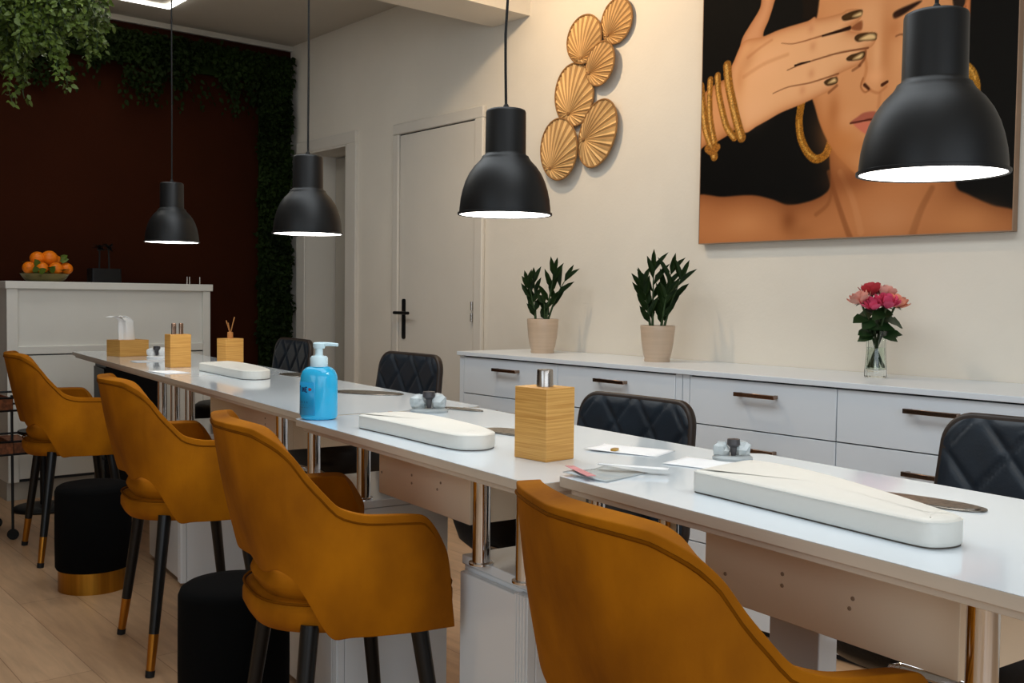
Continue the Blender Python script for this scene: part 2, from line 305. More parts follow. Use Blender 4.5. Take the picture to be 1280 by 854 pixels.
SHAPES = json.loads('''[["poly","chest",[[-0.0631,0.1805],[0.1209,0.1805],[0.2559,0.1775],[0.3489,0.1555],[0.4209,0.1305],[0.5079,0.1365],[0.5739,0.1585],[0.5989,0.1935],[0.5929,0.2805],[0.6009,0.3645],[0.8459,0.3905],[1.0469,0.2365],[1.0629,0.1495],[1.1029,0.1215],[1.1809,0.0825],[1.2689,0.0505],[1.3079,-0.0565],[-0.0561,-0.0815]],[184,120,74],0.004,[0.05,[120,68,36]],1],["bl","",[0.2219,0.0685],[0.10880000000000001,0.0512],0,[196,134,86],0.7],["bl","",[0.4269,0.0705],[0.0352,0.048],0,[124,70,36],0.7],["bl","",[0.4759,0.0265],[0.064,0.032],0,[150,94,54],0.5],["st","",[[0.5909,0.2375],[0.6269,0.1345],[0.6679,0.0325],[0.6949,-0.0245]],0.016,0.0224,[128,74,40],0.6,0.0064],["st","",[[0.6369,0.2335],[0.6909,0.1305],[0.7249,0.0165]],0.019200000000000002,0.0256,[200,140,94],0.4,0.008533333333333334],["st","",[[0.9819,0.1505],[0.9419,0.0735],[0.9109,-0.0185]],0.019200000000000002,0.028800000000000003,[138,84,48],0.6,0.008533333333333334],["bl","",[0.8269,0.0535],[0.10880000000000001,0.0704],0,[196,136,92],0.6],["bl","",[1.1059,0.0385],[0.096,0.0512],0,[196,132,82],0.6],["st","",[[0.5429,0.0875],[0.5909,0.1225],[0.6059,0.1785]],0.016,0.0128,[130,78,42],0.5,0.0064],["bl","",[0.6849,0.2015],[0.096,0.0448],0,[120,66,34],0.6],["st","",[[0.4699,0.5025],[0.4609,0.4395],[0.4699,0.3745],[0.4989,0.3185],[0.5369,0.2885],[0.5759,0.3015],[0.5949,0.3425]],0.0304,0.0304,[150,98,30],1,0.0021333333333333334],["st","",[[0.4579,0.4395],[0.4669,0.3745],[0.4989,0.3185],[0.5369,0.2915]],0.0064,0.008,[206,160,76],0.7,0.0032],["poly","face",[[0.5029,0.9825],[0.5029,0.7525],[0.5009,0.6085],[0.5099,0.5265],[0.5279,0.4745],[0.5429,0.4295],[0.5679,0.3745],[0.6019,0.3195],[0.6519,0.2635],[0.7159,0.2125],[0.8229,0.1875],[0.9659,0.2045],[1.0309,0.3155],[1.0479,0.4425],[1.0509,0.5965],[1.0429,0.8535]],[206,146,98],0.003,[0.03,[168,104,58]],1],["bl","",[0.6329,0.3615],[0.08320000000000001,0.10880000000000001],0.5,[186,116,62],0.7],["bl","",[0.6049,0.4495],[0.0256,0.0704],0,[158,92,48],0.5],["bl","",[0.6629,0.4145],[0.0512,0.0448],0,[218,162,118],0.45],["bl","",[0.7299,0.7635],[0.0704,0.096],0,[224,170,124],0.6],["bl","",[0.8029,0.6405],[0.0256,0.16],0,[176,112,66],0.45],["bl","",[0.7679,0.6195],[0.019200000000000002,0.096],0,[226,172,126],0.6],["bl","",[0.8689,0.6025],[0.0448,0.07680000000000001],0,[220,160,110],0.5],["bl","",[0.7639,0.5495],[0.038400000000000004,0.028800000000000003],0,[226,164,116],0.7],["st","",[[0.7149,0.6565],[0.7299,0.5855],[0.7159,0.5345]],0.009600000000000001,0.0128,[176,110,64],0.5,0.0064],["st","",[[0.7179,0.5515],[0.7099,0.5245],[0.7259,0.5025],[0.7469,0.5085]],0.0064,0.0064,[150,88,50],0.7,0.004266666666666667],["st","",[[0.7249,0.5275],[0.7409,0.5115]],0.0128,0.009600000000000001,[60,26,12],0.9,0.0032],["st","",[[0.7919,0.5175],[0.8099,0.5255]],0.0128,0.009600000000000001,[60,26,12],0.9,0.0032],["st","",[[0.7469,0.5055],[0.7779,0.4925],[0.8069,0.5095]],0.009600000000000001,0.009600000000000001,[170,104,62],0.5,0.005333333333333334],["st","",[[0.7839,0.4865],[0.7799,0.4435]],0.0128,0.0128,[176,112,70],0.4,0.0074666666666666675],["poly","lipu",[[0.6759,0.4035],[0.7009,0.4205],[0.7249,0.4315],[0.7619,0.4315],[0.7799,0.4235],[0.8099,0.4255],[0.8689,0.3985],[0.9049,0.3705],[0.8229,0.3885],[0.7409,0.3985]],[164,92,72],0.003,null,1],["poly","lipl",[[0.6829,0.4005],[0.7409,0.3985],[0.8229,0.3885],[0.8989,0.3685],[0.8539,0.3365],[0.7889,0.3325],[0.7339,0.3555]],[196,112,88],0.003,null,1],["st","",[[0.6729,0.4015],[0.7109,0.4025],[0.7569,0.4045],[0.8169,0.3915],[0.8989,0.3685]],0.0064,0.0064,[70,26,18],0.9,0.0021333333333333334],["bl","",[0.7749,0.3125],[0.07680000000000001,0.0256],0,[164,98,52],0.5],["poly","hairl",[[0.4419,0.9975],[0.4669,0.8465],[0.4639,0.8125],[0.4949,0.7945],[0.5219,0.7945],[0.5339,0.8615],[0.5429,0.9725]],[26,18,12],0.004,null,1],["poly","hairr",[[1.0269,0.8575],[1.0359,0.7325],[1.0639,0.7065],[1.0749,0.7445],[1.0749,0.8455]],[44,34,28],0.003,null,1],["poly","brow",[[0.8239,0.7505],[0.8379,0.7605],[0.8749,0.7685],[0.9199,0.7755],[0.9229,0.7695],[0.8929,0.7545],[0.8529,0.7385],[0.8299,0.7355]],[44,26,18],0.004,null,1],["st","",[[0.8379,0.6745],[0.8579,0.6765],[0.8959,0.6615]],0.0064,0.0064,[120,74,48],0.8,0.0032],["bl","",[0.8309,0.7005],[0.0256,0.038400000000000004],0,[180,112,66],0.5],["poly","ear",[[1.0589,0.6965],[1.0729,0.7325],[1.0899,0.7665],[1.0919,0.7155],[1.0889,0.6405],[1.0799,0.5905],[1.0659,0.5575],[1.0569,0.5955]],[214,142,92],0.002,[0.01,[150,84,46]],1],["st","",[[1.0759,0.7235],[1.0699,0.6695]],0.0064,0.0064,[140,80,44],0.7,0.0032],["st","",[[1.0609,0.5435],[1.0879,0.5285],[1.1089,0.4975],[1.1189,0.4525],[1.1099,0.4085]],0.028800000000000003,0.028800000000000003,[160,112,40],1,0.0021333333333333334],["st","",[[1.0709,0.5445],[1.0979,0.5215],[1.1149,0.4885]],0.0064,0.0064,[214,170,90],0.6,0.0032],["poly","forearm",[[-0.0931,0.5095],[-0.0071,0.5945],[0.1369,0.6365],[0.1909,0.4735],[0.1539,0.4315],[0.0759,0.3995],[0.0069,0.3845],[-0.0871,0.2965]],[206,146,98],0.002,[0.02,[140,84,44]],1],["poly","thumb",[[0.1379,0.5985],[0.1549,0.6895],[0.1769,0.7345],[0.1939,0.7875],[0.2269,0.8295],[0.2739,0.8865],[0.2869,0.9445],[0.3459,0.9315],[0.3359,0.8855],[0.3159,0.8335],[0.2919,0.7805],[0.3219,0.7275],[0.2439,0.6195]],[206,150,108],0.002,[0.012,[166,104,62]],1],["poly","hand",[[0.1399,0.6665],[0.1579,0.7105],[0.2019,0.7735],[0.2879,0.7755],[0.3569,0.7865],[0.4199,0.7915],[0.4889,0.7955],[0.5149,0.8045],[0.5349,0.7945],[0.6199,0.7945],[0.6519,0.8025],[0.7019,0.7915],[0.7089,0.7735],[0.6939,0.7545],[0.6539,0.7345],[0.6859,0.7175],[0.7629,0.6995],[0.7629,0.6755],[0.7489,0.6565],[0.7249,0.6465],[0.7189,0.6225],[0.7049,0.6035],[0.6259,0.5825],[0.6169,0.5665],[0.6149,0.5445],[0.5889,0.5285],[0.5299,0.5115],[0.4629,0.4945],[0.3799,0.4765],[0.3229,0.4565],[0.2719,0.4395],[0.2159,0.4215],[0.1759,0.4755],[0.1459,0.5725]],[222,170,124],0.002,[0.018,[172,106,62]],1],["bl","",[0.3169,0.6535],[0.096,0.0512],0.3,[226,174,130],0.6],["bl","",[0.2659,0.5095],[0.0704,0.0512],0.5,[224,172,128],0.6],["bl","",[0.2229,0.6995],[0.032,0.057600000000000005],-0.5,[176,116,72],0.4],["bl","",[0.1869,0.6285],[0.0256,0.064],0,[190,128,80],0.5],["st","",[[0.2229,0.7085],[0.2779,0.7355],[0.3319,0.7555]],0.0128,0.009600000000000001,[180,116,74],0.4,0.0064],["st","",[[0.2059,0.6375],[0.2979,0.6715],[0.4049,0.6885]],0.016,0.0128,[186,124,80],0.35,0.0074666666666666675],["st","",[[0.3759,0.7355],[0.4219,0.7245],[0.4669,0.7245],[0.5239,0.7285],[0.5569,0.7305]],0.00256,0.0064,[130,76,44],0.8,0.0032],["st","",[[0.5509,0.7295],[0.6059,0.7325],[0.6599,0.7365]],0.0064,0.014400000000000001,[40,20,10],1,0.0032],["poly","tri",[[0.6659,0.7375],[0.7059,0.7525],[0.7069,0.7215],[0.6789,0.7245]],[140,84,50],0.004,null,1],["st","",[[0.4039,0.6305],[0.4589,0.6415],[0.5429,0.6505],[0.6239,0.6565],[0.7339,0.6535]],0.0032,0.007040000000000001,[104,58,32],0.85,0.0032],["st","",[[0.4379,0.6425],[0.4689,0.6455],[0.4999,0.6465]],0.008,0.0064,[20,8,4],0.9,0.0021333333333333334],["st","",[[0.3419,0.5535],[0.4089,0.5675],[0.4949,0.5685],[0.5619,0.5755],[0.6199,0.5835]],0.0032,0.0064,[112,64,36],0.8,0.0032],["st","",[[0.7249,0.6435],[0.7199,0.6175],[0.7019,0.5985]],0.009600000000000001,0.009600000000000001,[96,50,26],0.6,0.004266666666666667],["st","",[[0.7049,0.5975],[0.6769,0.5855]],0.009600000000000001,0.009600000000000001,[96,50,26],0.5,0.004266666666666667],["st","",[[0.6149,0.5415],[0.5829,0.5215]],0.009600000000000001,0.009600000000000001,[110,62,34],0.6,0.004266666666666667],["bl","",[0.5029,0.7645],[0.016,0.019200000000000002],0,[196,132,92],0.5],["bl","",[0.5119,0.6995],[0.016,0.019200000000000002],0,[196,132,92],0.5],["bl","",[0.5079,0.6015],[0.016,0.019200000000000002],0,[196,132,92],0.5],["bl","",[0.4719,0.5465],[0.016,0.019200000000000002],0,[196,132,92],0.5],["poly","nail",[[0.6269,0.7795],[0.6389,0.7875],[0.6709,0.7925],[0.7049,0.7905],[0.7089,0.7765],[0.6999,0.7675],[0.6719,0.7645],[0.6369,0.7665]],[74,50,24],0.002,[0.004,[40,24,10]],1],["poly","nh",[[0.6709,0.7755],[0.7019,0.7835],[0.7059,0.7715],[0.6839,0.7705]],[216,184,132],0.005,null,1],["poly","nail",[[0.6799,0.6965],[0.6919,0.7075],[0.7229,0.7075],[0.7599,0.7005],[0.7659,0.6855],[0.7599,0.6755],[0.7239,0.6795],[0.6929,0.6825]],[74,50,24],0.002,[0.004,[40,24,10]],1],["poly","nh",[[0.6989,0.6875],[0.7319,0.7005],[0.7569,0.6955],[0.7569,0.6795]],[216,184,132],0.005,null,1],["poly","nail",[[0.6499,0.6315],[0.6659,0.6405],[0.6939,0.6435],[0.7189,0.6445],[0.7219,0.6305],[0.7099,0.6185],[0.6819,0.6185],[0.6569,0.6225]],[74,50,24],0.002,[0.004,[40,24,10]],1],["poly","nh",[[0.6759,0.6245],[0.7069,0.6385],[0.7159,0.6345],[0.7039,0.6225]],[216,184,132],0.005,null,1],["poly","nail",[[0.5619,0.5615],[0.5779,0.5705],[0.6109,0.5735],[0.6179,0.5585],[0.6079,0.5485],[0.5759,0.5475]],[74,50,24],0.002,[0.004,[40,24,10]],1],["poly","nh",[[0.5789,0.5555],[0.6039,0.5695],[0.6109,0.5565]],[216,184,132],0.005,null,1],["st","",[[-0.0081,0.6335],[0.0069,0.5445],[0.0209,0.4625],[0.0519,0.3865],[0.0689,0.3435]],0.0352,0.0352,[142,94,36],1,0.0021333333333333334],["st","",[[-0.0121,0.6335],[0.0029,0.5455],[0.0169,0.4635],[0.0479,0.3865],[0.0649,0.3435]],0.01232,0.01232,[218,172,98],0.75,0.004266666666666667],["st","",[[0.0409,0.6515],[0.0389,0.5725],[0.0449,0.4915],[0.0679,0.4005]],0.028800000000000003,0.028800000000000003,[142,94,36],1,0.0021333333333333334],["st","",[[0.0369,0.6515],[0.0349,0.5725],[0.0409,0.4925],[0.0639,0.4005]],0.01008,0.01008,[218,172,98],0.75,0.004266666666666667],["st","",[[0.0769,0.6615],[0.0829,0.5975],[0.1049,0.5155],[0.1299,0.4495],[0.1659,0.4085]],0.0304,0.0304,[142,94,36],1,0.0021333333333333334],["st","",[[0.0729,0.6625],[0.0789,0.5985],[0.1009,0.5165],[0.1259,0.4505],[0.1619,0.4085]],0.01064,0.01064,[218,172,98],0.75,0.004266666666666667],["st","",[[0.1239,0.6945],[0.1329,0.6215],[0.1549,0.5405],[0.1799,0.4595],[0.2009,0.4045]],0.04,0.04,[142,94,36],1,0.0021333333333333334],["st","",[[0.1199,0.6955],[0.1289,0.6215],[0.1509,0.5405],[0.1759,0.4595],[0.1969,0.4045]],0.014,0.014,[218,172,98],0.75,0.004266666666666667],["st","",[[0.0319,0.3785],[0.0569,0.3635],[0.0839,0.3795]],0.028800000000000003,0.028800000000000003,[150,98,40],1,0.0032]]''')

# ------------------------------------------------------------------ the room
XL, YF = -2.6, -2.4
struct(MB().box(XL - .1, WX + .1, YF, BY + .1, -.1, 0).build('floor', M_floor, smooth=False))
struct(MB().box(XL - .1, WX + .1, YF, BY + .1, CZ, CZ + .1).build('ceiling', M_ceil, smooth=False))
struct(MB().box(XL - .1, XL, YF, BY + .1, 0, CZ).build('wall_left', M_wall, smooth=False))
# right wall: leaves the recess of the first door open
D1A, D1B, D1T = 5.50, 6.03, 2.066
w = MB()
w.box(WX, WX + .3, YF, D1A, 0, CZ).box(WX, WX + .3, D1B, BY + .1, 0, CZ).box(WX, WX + .3, D1A, D1B, D1T, CZ)
struct(w.build('wall_right', M_wall, smooth=False))
struct(MB().box(XL - .1, WX, BY, BY + .1, 0, CZ).build('wall_back', M_red, smooth=False))
struct(MB().box(XL, WX, 3.79, 4.075, 2.505, CZ).build('trim_1', M_wall, smooth=False), 'white painted ceiling beam running out from the right wall')
struct(MB().box(XL, WX, BY - .03, BY, 2.765, CZ).build('trim_2', M_ceil, smooth=False, bevel=.004), 'pale cornice strip along the top of the red-brown wall')
b = MB(); b.box(WX - .012, WX, 4.125, 4.97, 0, .001); b.box(WX - .012, WX, YF, 4.10, 0, .08)
struct(b.build('baseboard_right', M_doorpaint, smooth=False))
# far door (recessed) with its frame
d = MB(); d.box(WX - .022, WX + .02, D1A - .115, D1A, 0, D1T).box(WX - .022, WX + .02, D1B, D1B + .115, 0, D1T).box(WX - .022, WX + .02, D1A - .115, D1B + .115, D1T, D1T + .075)
dr = d.build('door_1', M_doorpaint, bevel=.004); struct(dr, 'open white doorway near the dark red-brown wall')
j = MB(); j.box(WX - .018, WX + .24, D1B - .012, D1B + .002, 0, D1T).box(WX - .018, WX + .24, D1A - .002, D1A + .012, 0, D1T).box(WX - .018, WX + .24, D1A, D1B, D1T - .012, D1T + .002)
j.build('door_lining', M_doorpaint, dr)
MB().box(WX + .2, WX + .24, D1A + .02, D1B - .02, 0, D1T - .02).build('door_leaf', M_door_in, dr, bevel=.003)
# near door, closed
d = MB(); d.box(WX - .024, WX, 4.125, 4.195, 0, 2.056).box(WX - .024, WX, 4.91, 4.97, 0, 2.056).box(WX - .024, WX, 4.125, 4.97, 2.056, 2.118)
dr = d.build('door_2', M_doorpaint, bevel=.006); struct(dr, 'closed white door with a dark lever handle')
MB().box(WX - .014, WX - .001, 4.201, 4.904, .005, 2.05).build('door_leaf', M_doorpaint, dr, bevel=.003)
g = MB(); g.box(WX - .006, WX, 4.193, 4.203, 0, 2.056).box(WX - .006, WX, 4.902, 4.912, 0, 2.056).box(WX - .006, WX, 4.2, 4.91, 2.049, 2.058)
g.build('door_gap', M_gap, dr, smooth=False)
h = MB(); h.prism(rrect(-.016, .016, -.115, .115, .012), 0, .006)
M = Matrix.Translation((WX - .014, 4.852, .985)) @ Matrix.Rotation(-PI / 2, 4, 'Y') @ Matrix.Rotation(PI / 2, 4, 'Z')
hp = h.xf(Matrix.Translation((WX - .014, 4.852, 1.0)) @ Matrix(((0, 0, -1, 0), (1, 0, 0, 0), (0, 1, 0, 0), (0, 0, 0, 1)))).build('handle_plate', M_blackmetal, dr)
MB().tube([(WX - .02, 4.852, 1.035), (WX - .06, 4.852, 1.035), (WX - .062, 4.84, 1.035), (WX - .062, 4.74, 1.035)], .009).build('door_lever', M_blackmetal, dr)
MB().tube([(WX - .06, 4.852, 1.035), (WX - .062, 4.885, 1.035)], .009).build('lever_end', M_blackmetal, dr)
for z in (1.0, 1.06):
    MB().tube([(WX - .028, 4.199, z), (WX - .028, 4.199, z + .045)], .007).build('hinge', M_steel, dr)

# ------------------------------------------------------------------ worktops
def frame(ox, oy, deg):
    a = math.radians(deg); d = (math.sin(a), math.cos(a)); n = (math.cos(a), -math.sin(a))
    return lambda u, v: (ox + d[0] * u + n[0] * v, oy + d[1] * u + n[1] * v)
TABS = {'far': (1.252, 2.305, 6.27, 3.235, T), 'mid': (1.094, 1.253, 5.6, 1.045, T), 'near': (1.018, .2, 6.0, 1.047, T3Z)}
DEPS = {'far': .52, 'mid': .547, 'near': .492}
FR = {k: frame(v[0], v[1], v[2]) for k, v in TABS.items()}
def worktop(key, label):
    ox, oy, deg, L, z = TABS[key]
    DEP = DEPS[key]
    o = root('nail_table_top', label, 'worktop', (ox, oy, z - .029), -math.radians(deg), 'white worktops of the manicure tables')
    # local: x toward the wall, y along the row
    MB().prism(rrect(0, DEP, 0, L, .028), .0285, .029).build('top_surface', M_top, o, ang=60)
    MB().prism(rrect(0, DEP, 0, L, .028), .0115, .0285).build('edge_slab', M_edge, o, bevel=.0012)
    MB().prism(rrect(.012, DEP - .012, .02, L - .02, .024), 0, .0115).build('under_slab', M_edge, o, bevel=.001)
    return o
worktop('far', 'long white worktop farthest from the camera, carrying the tissue box and wooden holders')
worktop('mid', 'middle white worktop with the blue soap bottle on its far corner')
worktop('near', 'nearest white worktop, standing slightly higher, with the large white arm pad')

def leg(name, key, u, v, z0, z1, label, r=.0185):
    x, y = FR[key](u, v)
    o = root(name, label, 'table leg', (x, y, z0), 0, 'chrome table legs')
    m = MB(); m.lathe([(r, 0.004), (r, z1 - z0 - .006)], 28); m.build('tube', M_chrome, o)
    MB().lathe([(r + .007, 0), (r + .007, .004), (r, .006)], 28).build('base_flange', M_chrome, o); MB().lathe([(r + .008, z1 - z0 - .006), (r + .008, z1 - z0)], 28).build('top_flange', M_chrome, o)
    return o
def front_panel(key, u0, u1, v, z0, z1, label, holes):
    ox, oy, deg, L, z = TABS[key]
    DEP = DEPS[key]
    o = root('modesty_panel', label, 'panel', (ox, oy, 0), -math.radians(deg), 'cream panels under the worktops')
    MB().box(v, v + .018, u0, u1, z0, z1).build('board', M_panel, o, bevel=.0012)
    MB().box(v + .018, DEP - .06, u0, u0 + .018, z0, z1).build('side_board', M_panel, o, bevel=.0012)
    MB().box(v + .018, DEP - .06, u1 - .018, u1, z0, z1).build('side_board', M_panel, o, bevel=.0012)
    for u, zz in holes:
        m = MB(); m.lathe([(.0032, 0), (.0028, .0012), (.0012, .0018)], 14)
        m.xf(Matrix.Translation((v, u, zz)) @ Matrix.Rotation(-PI / 2, 4, 'Y')).build('screw_cover', M_screw, o)
    return o
def pedestal(key, u0, u1, v0, v1, label, z1=.585):
    ox, oy, deg, L, z = TABS[key]
    o = root('pedestal_cabinet', label, 'cabinet', (ox, oy, 0), -math.radians(deg), 'white pedestal cabinets under the worktops')
    m = MB(); m.box(v0, v1, u0, u1, .012, z1 - .022).build('carcass', M_white, o, bevel=.002)
    MB().box(v0 - .004, v1 + .004, u0 - .004, u1 + .004, z1 - .02, z1).build('cabinet_top', M_white, o, bevel=.002)
    MB().box(v0 - .018, v0 - .001, u0 + .002, u1 - .012, .02, z1 - .03).build('door', M_white, o, bevel=.002)
    MB().box(v0 + .01, v1 - .01, u0 + .01, u1 - .01, 0, .012).build('plinth', M_gap, o)
    # vertical edge beading at the near corner
    pr = [(v0 - .002, u0), (v0 - .002, u0 + .04)]
    for i in range(4): pr += [(v0 - .024, u0 + .04 - i * .010), (v0 - .024, u0 + .034 - i * .010), (v0 - .019, u0 + .033 - i * .010), (v0 - .019, u0 + .0305 - i * .010)]
    MB().prism(pr, .014, z1 - .024).build('beading', M_white, o, smooth=False)
    return o
# (key, u0,u1) measured along each worktop's own front edge
pedestal('mid', .19, .452, .147, .46, 'white pedestal cabinet under the near end of the middle worktop')
pedestal('far', .0, .40, .10, .41, 'white pedestal cabinet behind the third mustard chair from the far end')
pedestal('far', 1.47, 1.98, .10, .46, 'white pedestal cabinet under the far worktop, behind the second farthest mustard chair')
ZU = T - .029
leg('table_leg', 'mid', .368, .135, .585, ZU, 'left front chrome leg on the white cabinet of the middle worktop')
leg('table_leg', 'mid', .212, .135, .585, ZU, 'right front chrome leg on the white cabinet, beside the nearest mustard chair')
leg('table_leg', 'mid', .36, .43, .585, ZU, 'rear chrome leg on the cabinet of the middle worktop')
leg('table_leg', 'far', .30, .135, .585, ZU, 'chrome leg directly below the blue soap bottle')
leg('table_leg', 'far', .03, .165, .585, ZU, 'chrome leg right of the one below the blue soap bottle')
leg('table_leg', 'far', .54, .13, 0, ZU, 'chrome leg just left of the blue soap bottle')
for i, (u, v) in enumerate(((1.53, .13), (1.74, .13), (1.94, .13), (1.51, .42), (1.70, .42), (1.92, .42))):
    leg('table_leg', 'far', u, v, .585, ZU, ['nearest front', 'middle front', 'farthest front', 'nearest rear', 'middle rear', 'farthest rear'][i] + ' chrome leg in the cluster below the bamboo tool box')
leg('table_leg', 'near', .355, .12, 0, T3Z - .029, 'thick chrome leg at the right edge of the photo')
leg('table_leg', 'near', 1.015, .232, 0, T3Z - .029, 'chrome leg seen just above the nearest mustard chair')
front_panel('near', .415, .86, .17, .655, T3Z - .029, 'cream panel with screw covers under the nearest worktop',
            [(.815, .698), (.70, .725), (.70, .7075), (.575, .72), (.58, .705)])
sp = root('support_board', 'grey-white upright board behind the cream panel of the nearest worktop', 'board', (TABS['near'][0], TABS['near'][1], 0), -math.radians(6.0))
MB().box(.30, .345, .735, .838, 0, T3Z - .03).build('board', M_white, sp, bevel=.002)
MB().box(.29, .355, .725, .84, 0, .012).build('foot_strip', M_white, sp, bevel=.001)
front_panel('mid', .47, .90, .17, .640, ZU, 'cream panel with screw covers under the middle worktop', [(.885, .693), (.73, .709), (.73, .69), (.595, .712), (.61, .695)])
front_panel('far', .60, 1.40, .17, .640, ZU, 'long cream panel under the far worktop', [(.8, .72), (.8, .70)])
# ------------------------------------------------------------------ mustard tub chairs
PX = [(0, -.207), (.1, -.205), (.2, -.201), (.3, -.188), (.4, -.170), (.5, -.134), (.6, -.072), (.72, .012), (.86, .105), (1, .172)]
PY = [(0, 0), (.1, .056), (.2, .104), (.3, .150), (.4, .180), (.5, .196), (.6, .212), (.72, .235), (.86, .244), (1, .240)]
TOPZ = [(0, .873), (.1, .8735), (.2, .874), (.3, .871), (.38, .858), (.46, .826), (.54, .762), (.62, .708), (.7, .695), (.8, .693), (.88, .690), (.95, .660), (1, .606)]
BOTZ = [(0, .582), (.2, .574), (.36, .590), (.44, .578), (.49, .549), (.53, .513), (.57, .466), (.6, .448), (.65, .454), (1, .454)]
def shell_pt(s, z, push=0.0):
    a = abs(s); x = smooth_interp(a, PX); y = smooth_interp(a, PY)
    wb = max(0, 1 - (a / .62)) ** .8 if a < .62 else 0
    wf = max(0, (a - .55) / .45)
    x += -.27 * (z - .72) * wb - .185 * (z - .45) * wf * wf
    y *= 1 + .10 * (z - .6) * (1 - wf) + .02
    if push:
        e = .004; x1 = smooth_interp(min(1, a + e), PX) - smooth_interp(max(0, a - e), PX); y1 = smooth_interp(min(1, a + e), PY) - smooth_interp(max(0, a - e), PY)
        L = math.hypot(x1, y1); nx, ny = -y1 / L, x1 / L
        x += nx * push; y += ny * push
    return (x, math.copysign(y, s) if s else 0.0, z)
def make_chair(label):
    o = root('mustard_dining_chair', label, 'chair', group='mustard velvet chairs in front of the worktops')
    m = MB()
    NS, NZ = 89, 13
    ss = [-1 + 2 * i / (NS - 1) for i in range(NS)]
    def fn(u, v):
        s = ss[int(round(u * (NS - 1)))]; a = abs(s)
        z0, z1 = smooth_interp(a, BOTZ), smooth_interp(a, TOPZ)
        vv = v
        bulge = .012 * math.sin(PI * v)
        return shell_pt(s, z0 + (z1 - z0) * vv, bulge if a > .45 else bulge * .5)
    m.grid(fn, NS, NZ)
    shell = m.build('backrest_shell', M_velvet, o, solid=.036, off=0, sub=1, ang=180)
    shell.modifiers['thick'].use_rim = True
    bv = shell.modifiers.new('rim', 'BEVEL'); bv.width = .014; bv.segments = 3; bv.limit_method = 'ANGLE'; bv.angle_limit = math.radians(50)
    shell.modifiers.move(2, 1)
    pipe = [shell_pt(s, smooth_interp(abs(s), TOPZ) - .016, .0195) for s in [x * .985 for x in ss]]
    MB().tube(pipe, .0028, 6).build('piping', M_piping, shell)
    # seat base and cushion
    def sup(k, rx0, rx1, ry, p=3.2):
        a = 2 * PI * k
        c, s_ = math.cos(a), math.sin(a)
        r = (abs(c) ** p + abs(s_) ** p) ** (-1 / p)
        x = c * r; y = s_ * r
        return (x * (rx1 if x > 0 else -rx0), y * ry * (1 - .22 * max(0, -x)))
    def cushion(z0, z1, g, rr, n=56):
        prof = [(-rr * 1.6, 0.0), (-rr * .5, .06 * 0), (0, rr), (0, (z1 - z0) - rr), (-rr * .3, (z1 - z0) - rr * .3), (-rr, (z1 - z0)), (-rr * 4, (z1 - z0) + .004), (-.12, (z1 - z0) + .008)]
        vs = []; fs = []
        for off, dz in prof:
            for i in range(n):
                x, y = sup(i / n, -.205 + g, .228 - g, .214 - g)
                L = math.hypot(x, y); k = max(.05, (L + off) / L); vs.append((x * k + .012, y * k, z0 + dz))
        for i in range(len(prof) - 1):
            for q in range(n): fs.append((i * n + q, i * n + (q + 1) % n, (i + 1) * n + (q + 1) % n, (i + 1) * n + q))
        fs.append(tuple(range(n - 1, -1, -1))); fs.append(tuple((len(prof) - 1) * n + q for q in range(n)))
        return MB().add(vs, fs)
    cushion(.448, .508, 0, .020).build('seat', M_velvet, o, ang=70)
    cu = cushion(.502, .565, .016, .030).build('seat_cushion', M_velvet, o, ang=70)
    n = 56
    MB().tube([(lambda p: (p[0] * .995 + .012, p[1] * .995, .506))(sup(i / n, -.203, .226, .212)) for i in range(n + 1)], .003, 6, caps=False).build('seat_piping', M_piping, cu)
    for sx, sy in ((-1, 1), (-1, -1), (1, 1), (1, -1)):
        tp = Vector((-.105 if sx < 0 else .125, .165 * sy, .465)); ft = Vector((-.162 if sx < 0 else .185, .22 * sy, 0.0))
        P = lambda t: tp.lerp(ft, t)
        lg = MB().tube([P(0), P(.74)], [.0195, .0150], 20).build('leg', M_blackleg, o)
        MB().tube([P(.735), P(.965)], [.0152, .0122], 20).build('brass_tip', M_brass, lg)
        MB().tube([P(.96), P(1)], [.0138, .0130], 20).build('foot_cap', M_cap, lg)
    return o
def place(o, x, y, deg, label=None):
    o.location = (x, y, 0); o.rotation_euler = (0, 0, math.radians(deg))
    if label: o['label'] = label
    return o
c0 = make_chair('mustard velvet tub chair farthest from the camera, in front of the reception counter')
CH = [(1.330, 4.574, -6.4), (1.256, 3.117, -8.3), (1.119, 1.940, -12.5), (1.102, .876, -14.0)]
LB = ['mustard velvet tub chair farthest from the camera, in front of the reception counter',
      'mustard velvet tub chair second from the far end, just right of the brass based pouf',
      'mustard velvet tub chair below the blue soap bottle, third from the far end',
      'nearest mustard velvet tub chair, cut off by the bottom of the photo']
for i, (x, y, a) in enumerate(CH):
    place(c0 if i == 0 else copy_tree(c0), x, y, a, LB[i])

# ------------------------------------------------------------------ black velvet poufs
def make_pouf(label):
    o = root('round_pouf', label, 'pouf', group='black velvet poufs with brass bands')
    r = .137
    MB().lathe([(.0, .082), (r - .004, .082), (r, .09), (r + .001, .2), (r, .375), (r - .006, .390), (r - .018, .398), (r - .06, .402), (.0, .403)], 56, capb=False, capt=False).build('body', M_blackvelvet, o)
    MB().lathe([(0, 0), (r - .01, 0), (r - .01, .082), (0, .082)], 56, capb=False, capt=False).build('brass_band', M_brassband, o)
    return o
p = make_pouf('black velvet pouf with a brass base between the two farthest mustard chairs'); place(p, 1.232, 3.972, 0)
place(copy_tree(p), 1.088, 2.395, 0, 'black velvet pouf behind the third mustard chair, its base out of view')

